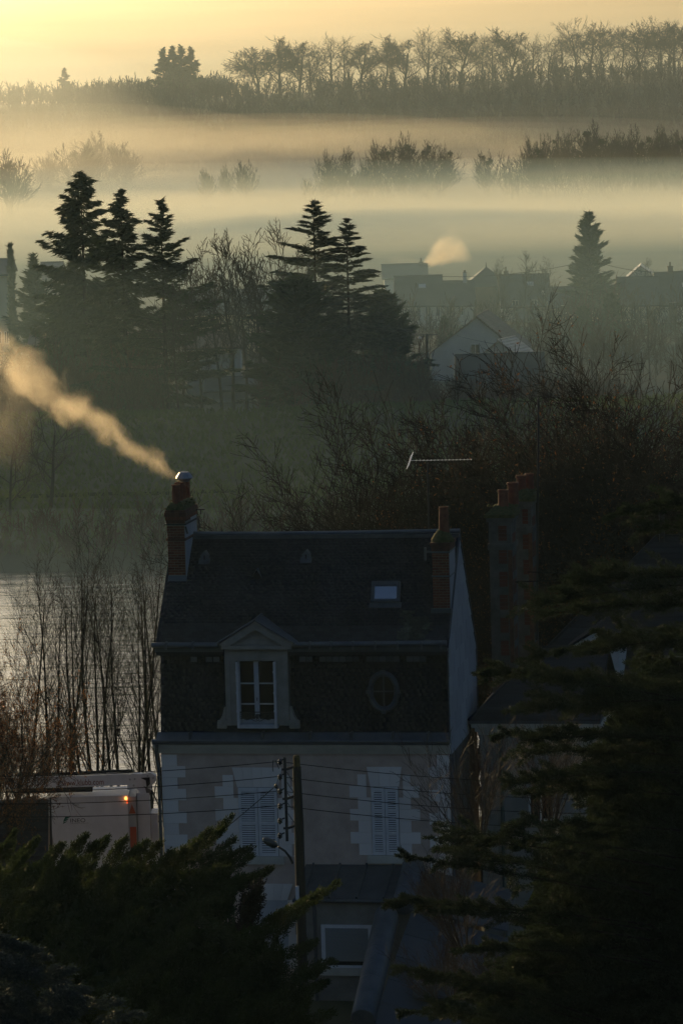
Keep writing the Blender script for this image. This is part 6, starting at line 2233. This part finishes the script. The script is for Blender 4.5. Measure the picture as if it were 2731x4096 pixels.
# ================================================================== mist, haze and smoke
def slab(name, label, x0, x1, y0, y1, z0, zt, amp, sc, m, seed=0, nx=44, ny=40, edge=60, ey=None, far=None):
    """a bank of mist with a billowing top and thin edges"""
    ey = ey or edge
    far = far or ey
    vs, fs = [], []
    for j in range(ny + 1):
        for i in range(nx + 1):
            x = x0 + (x1 - x0) * i / nx
            y = y0 + (y1 - y0) * j / ny
            e = min(min(x - x0, x1 - x) / edge, (y - y0) / ey, (y1 - y) / far, 1)
            e = e * e * (3 - 2 * e)
            h = zt + amp * noise.noise(Vector((x / sc * .7, y / sc / 1.8, seed * 7.3))) * 1.5 + amp * .5 * noise.noise(Vector((x / sc * 2.3, y / sc, seed * 3.1 + 9)))
            vs.append((x, y, z0 + .05 + max(.05, (h - z0) * e)))
    k = len(vs)
    for j in range(ny + 1):
        for i in range(nx + 1):
            vs.append((x0 + (x1 - x0) * i / nx, y0 + (y1 - y0) * j / ny, z0))
    A_ = lambda i, j: j * (nx + 1) + i
    for j in range(ny):
        for i in range(nx):
            q = (A_(i, j), A_(i + 1, j), A_(i + 1, j + 1), A_(i, j + 1))
            fs.append(q)
            fs.append(tuple(k + c for c in q[::-1]))
    for i in range(nx):
        fs.append((A_(i, 0), k + A_(i, 0), k + A_(i + 1, 0), A_(i + 1, 0)))
        fs.append((A_(i + 1, ny), k + A_(i + 1, ny), k + A_(i, ny), A_(i, ny)))
    for j in range(ny):
        fs.append((A_(0, j + 1), k + A_(0, j + 1), k + A_(0, j), A_(0, j)))
        fs.append((A_(nx, j), k + A_(nx, j), k + A_(nx, j + 1), A_(nx, j + 1)))
    me = bpy.data.meshes.new(name)
    me.from_pydata(vs, [], fs)
    me.materials.append(m)
    o = put(name, me, None, 'stuff')
    o['label'] = label
    return o


HAZE_D, HAZE_C, HAZE_G = 0.00005, (.52, .80, 1.0), .5
hz = MB().box(-1620, 1620, -320, 4260, -10, 64).build('haze', vol_mat('haze_air', HAZE_D, HAZE_C, HAZE_G), None, 'stuff')
hz['label'] = 'thin morning haze over the whole valley'
MG = .4
VMC = (.50, .74, .84)
slab('mist', 'thin blue grey mist over the river and village', -420, 420, 175, 900, -3.5, 18, 1.5, 110, vol_mat('valley_mist', .0013, VMC, .35), 1, ey=110, far=300)
slab('mist', 'pale veil of mist in front of the far ridge at left', -900, 40, 480, 2100, -3.4, 58, 2, 140, vol_mat('veil_mist', .0004, (.95, .97, .90), .45), 5, edge=200, ey=200, far=60)
slab('mist', 'low cold mist lying on the river near the far shore', -300, 300, 195, 275, -1.2, 2.6, 1.1, 24, vol_mat('river_mist', .0055, (.62, .82, .95), .35), 9, nx=90, ny=24, edge=30, ey=38, far=25)
slab('mist', 'broad pale mist dimming the whole far ridge', -900, 700, 640, 2100, -3.35, 58, 1, 140, vol_mat('far_mist', .00017, (.82, .94, .97), .4), 8, edge=120, ey=300, far=60)
for k, (z, d, y0) in enumerate(((5.6, .0080, 500), (7.6, .0040, 530), (10.5, .0008, 570), (14, .0002, 620), (18, .00008, 690), (23, .00004, 690))):
    slab('mist', f'golden fog bank over the fields behind the village, {ORD[k]} layer from the ground', -700, 500, y0, 2060, -3.3 + k * .1, z, (.8, 1.1, 1.0, .8, .6, .5)[k], 85 + 10 * k, vol_mat('fog_bank', d, (1, .92, .74), MG), 2 + k, ey=150, far=60)  # warm tint puts the golden sunlight into the fog colour


PUFF = [(300, 640, 1080, 70, 9), (560, 700, 1000, 60, 7), (1130, 610, 1050, 34, 8), (820, 560, 1180, 90, 8), (1500, 700, 1060, 60, 6), (2000, 640, 1120, 70, 6), (2450, 690, 1010, 60, 5), (1000, 800, 820, 50, 5),
        (2200, 860, 760, 60, 3.5), (1500, 880, 740, 55, 3.5), (450, 860, 740, 50, 5), (60, 560, 1150, 80, 11), (1750, 560, 1200, 90, 7)]
for q, (px, py, Y, rx, rz_) in enumerate(PUFF):
    c = P(px, py, Y)
    for k, f_ in enumerate((1.0, .78, .55)):
        mb = MB()
        n_, m_ = 20, 12
        mb.lathe([(max(.01, math.sin(math.pi * i / m_)), -math.cos(math.pi * i / m_)) for i in range(m_ + 1)], 0, 0, n_)
        o = mb.build('mist', bpy.data.materials.get('puff_%d' % k) or vol_mat('puff_%d' % k, (.0009, .0009, .0012)[k], (1, .92, .74), .4), None, 'stuff')  # same warm tint, the sun's gold held in the mist colour
        o['label'] = 'soft drifting billow of golden mist over the far fields'
        o['group'] = 'drifting billows of mist'
        o.location = (c.x, Y, max(c.z, 3.5))
        o.scale = (rx * f_, rx * .9 * f_, rz_ * f_)


def smoke_mat(name, L, r0, r1, dens, nsc, bow, g=.35, thr=.42, soft=2.2, taper=1.0, seed=0.0, step=.3, fade=.75):
    m = bpy.data.materials.new(name)
    m.use_nodes = True
    t = m.node_tree
    t.nodes.remove(t.nodes['Principled BSDF'])
    N, K = t.nodes.new, t.links.new

    def M(op, a, b_=None, c=None):
        n = N('ShaderNodeMath')
        n.operation = op
        for i, v in enumerate((a, b_, c)):
            if v is None:
                continue
            if isinstance(v, (int, float)):
                n.inputs[i].default_value = v
            else:
                K(v, n.inputs[i])
        return n.outputs[0]
    tc_ = N('ShaderNodeTexCoord')
    sp_ = N('ShaderNodeSeparateXYZ')
    K(tc_.outputs['Object'], sp_.inputs[0])
    x, y, z = sp_.outputs
    wn = N('ShaderNodeTexNoise')
    wn.inputs['Scale'].default_value = nsc * .45
    wn.inputs['Detail'].default_value = 1
    K(tc_.outputs['Object'], wn.inputs['Vector'])
    s = M('DIVIDE', x, L)
    sc = M('MAXIMUM', s, 0.0)
    zb = M('SUBTRACT', z, M('MULTIPLY', M('MULTIPLY', sc, M('SUBTRACT', 1.0, sc)), bow))
    zb = M('ADD', zb, M('MULTIPLY', M('MULTIPLY', M('SUBTRACT', wn.outputs['Fac'], .5), sc), 2.2 * r1 * .5))
    rr = M('SQRT', M('ADD', M('MULTIPLY', y, y), M('MULTIPLY', zb, zb)))
    rad = M('ADD', r0, M('MULTIPLY', M('POWER', sc, .85), r1 - r0))
    fall = M('MAXIMUM', M('SUBTRACT', 1.0, M('DIVIDE', rr, rad)), 0.0)
    nz_ = N('ShaderNodeTexNoise')
    nz_.inputs['Scale'].default_value = nsc
    nz_.inputs['Detail'].default_value = 4
    nz_.inputs['Roughness'].default_value = .55
    nz_.inputs['Distortion'].default_value = .4
    mp_ = N('ShaderNodeMapping')
    mp_.inputs['Location'].default_value = (seed, seed, 0)
    mp_.inputs['Scale'].default_value = (.75, 1, 1)
    K(tc_.outputs['Object'], mp_.inputs['Vector'])
    K(mp_.outputs[0], nz_.inputs['Vector'])
    v = M('SUBTRACT', M('ADD', M('MULTIPLY', fall, .55), nz_.outputs['Fac']), thr + .22)
    v = M('MULTIPLY', M('MAXIMUM', v, 0.0), soft)
    v = M('MULTIPLY', M('MINIMUM', v, 1.0), M('MINIMUM', M('MULTIPLY', fall, 3.0), 1.0))
    ends = M('MULTIPLY', M('MINIMUM', M('MULTIPLY', M('MAXIMUM', M('ADD', s, .03), 0.0), 25.0), 1.0), M('MINIMUM', M('MAXIMUM', M('MULTIPLY', M('SUBTRACT', 1.0, s), 1 / (1 - fade)), 0.0), 1.0))
    dn = M('MULTIPLY', M('MULTIPLY', v, ends), M('DIVIDE', dens, M('ADD', 1.0, M('MULTIPLY', sc, taper))))
    vp = N('ShaderNodeVolumePrincipled')
    vp.inputs['Color'].default_value = (.96, .86, .70, 1)
    vp.inputs['Anisotropy'].default_value = g
    K(dn, vp.inputs['Density'])
    K(vp.outputs[0], t.nodes['Material Output'].inputs['Volume'])
    m.cycles.volume_step_rate = step
    return m


def smoke(label, a, b_, r0, r1, dens, nsc, bow, **kw):
    L = (b_ - a).length
    X = (b_ - a).normalized()
    Yv = Vector((0, 1, 0))
    Yv = (Yv - X * Yv.dot(X)).normalized()
    Z = X.cross(Yv)
    if Z.z < 0:
        Yv, Z = -Yv, -Z
    m = smoke_mat('smoke_volume', L, r0, r1, dens, nsc, bow, **kw)
    rm = r1 * 1.5
    mb = MB()
    k = max(abs(bow) * .25, 0)
    pts, rs = [], []
    for q in range(9):
        s = -.04 + 1.04 * q / 8
        sc = max(s, 0)
        pts.append((s * L, 0, sc * (1 - sc) * bow))
        rs.append((r0 + (r1 - r0) * sc ** .85 + r1 * .55 * sc) * 1.06 + .05)
    mb.tube(pts, rs, 12)
    o = mb.build('smoke', m, None, 'stuff')
    o.matrix_world = Matrix(((X.x, Yv.x, Z.x, a.x), (X.y, Yv.y, Z.y, a.y), (X.z, Yv.z, Z.z, a.z), (0, 0, 0, 1)))
    o['label'] = label
    o['category'] = 'smoke'
    return o


YS = 121.5
smoke('golden chimney smoke drifting left from the left brick chimney', P(757, 1945, YS), P(-250, 1330, YS),   .24, 1.9, 1.0, 1.5, .9, g=.5, thr=.53, soft=2.8, taper=.9, seed=3.0, fade=.8)
smoke('ragged wisp of chimney smoke spreading at the left edge', P(130, 1400, YS + .6), P(-30, 1860, YS + .6), .7, 1.5, .3, .8, .3, taper=.5, seed=9.0, fade=.5)
smoke('soft white steam puff rising from the far hazy chimney', P(1686, 1066, 489), P(1860, 968, 489), .5, 3.2, .9, .5, .6, g=.5, taper=.3, seed=5.0, thr=.36, fade=.55)
smoke('low flat streak of steam beside the far hazy chimney', P(1700, 1050, 492), P(1500, 1030, 492), .4, 1.3, .07, .4, .2, g=.5, taper=.3, seed=6.0, thr=.36, fade=.5)
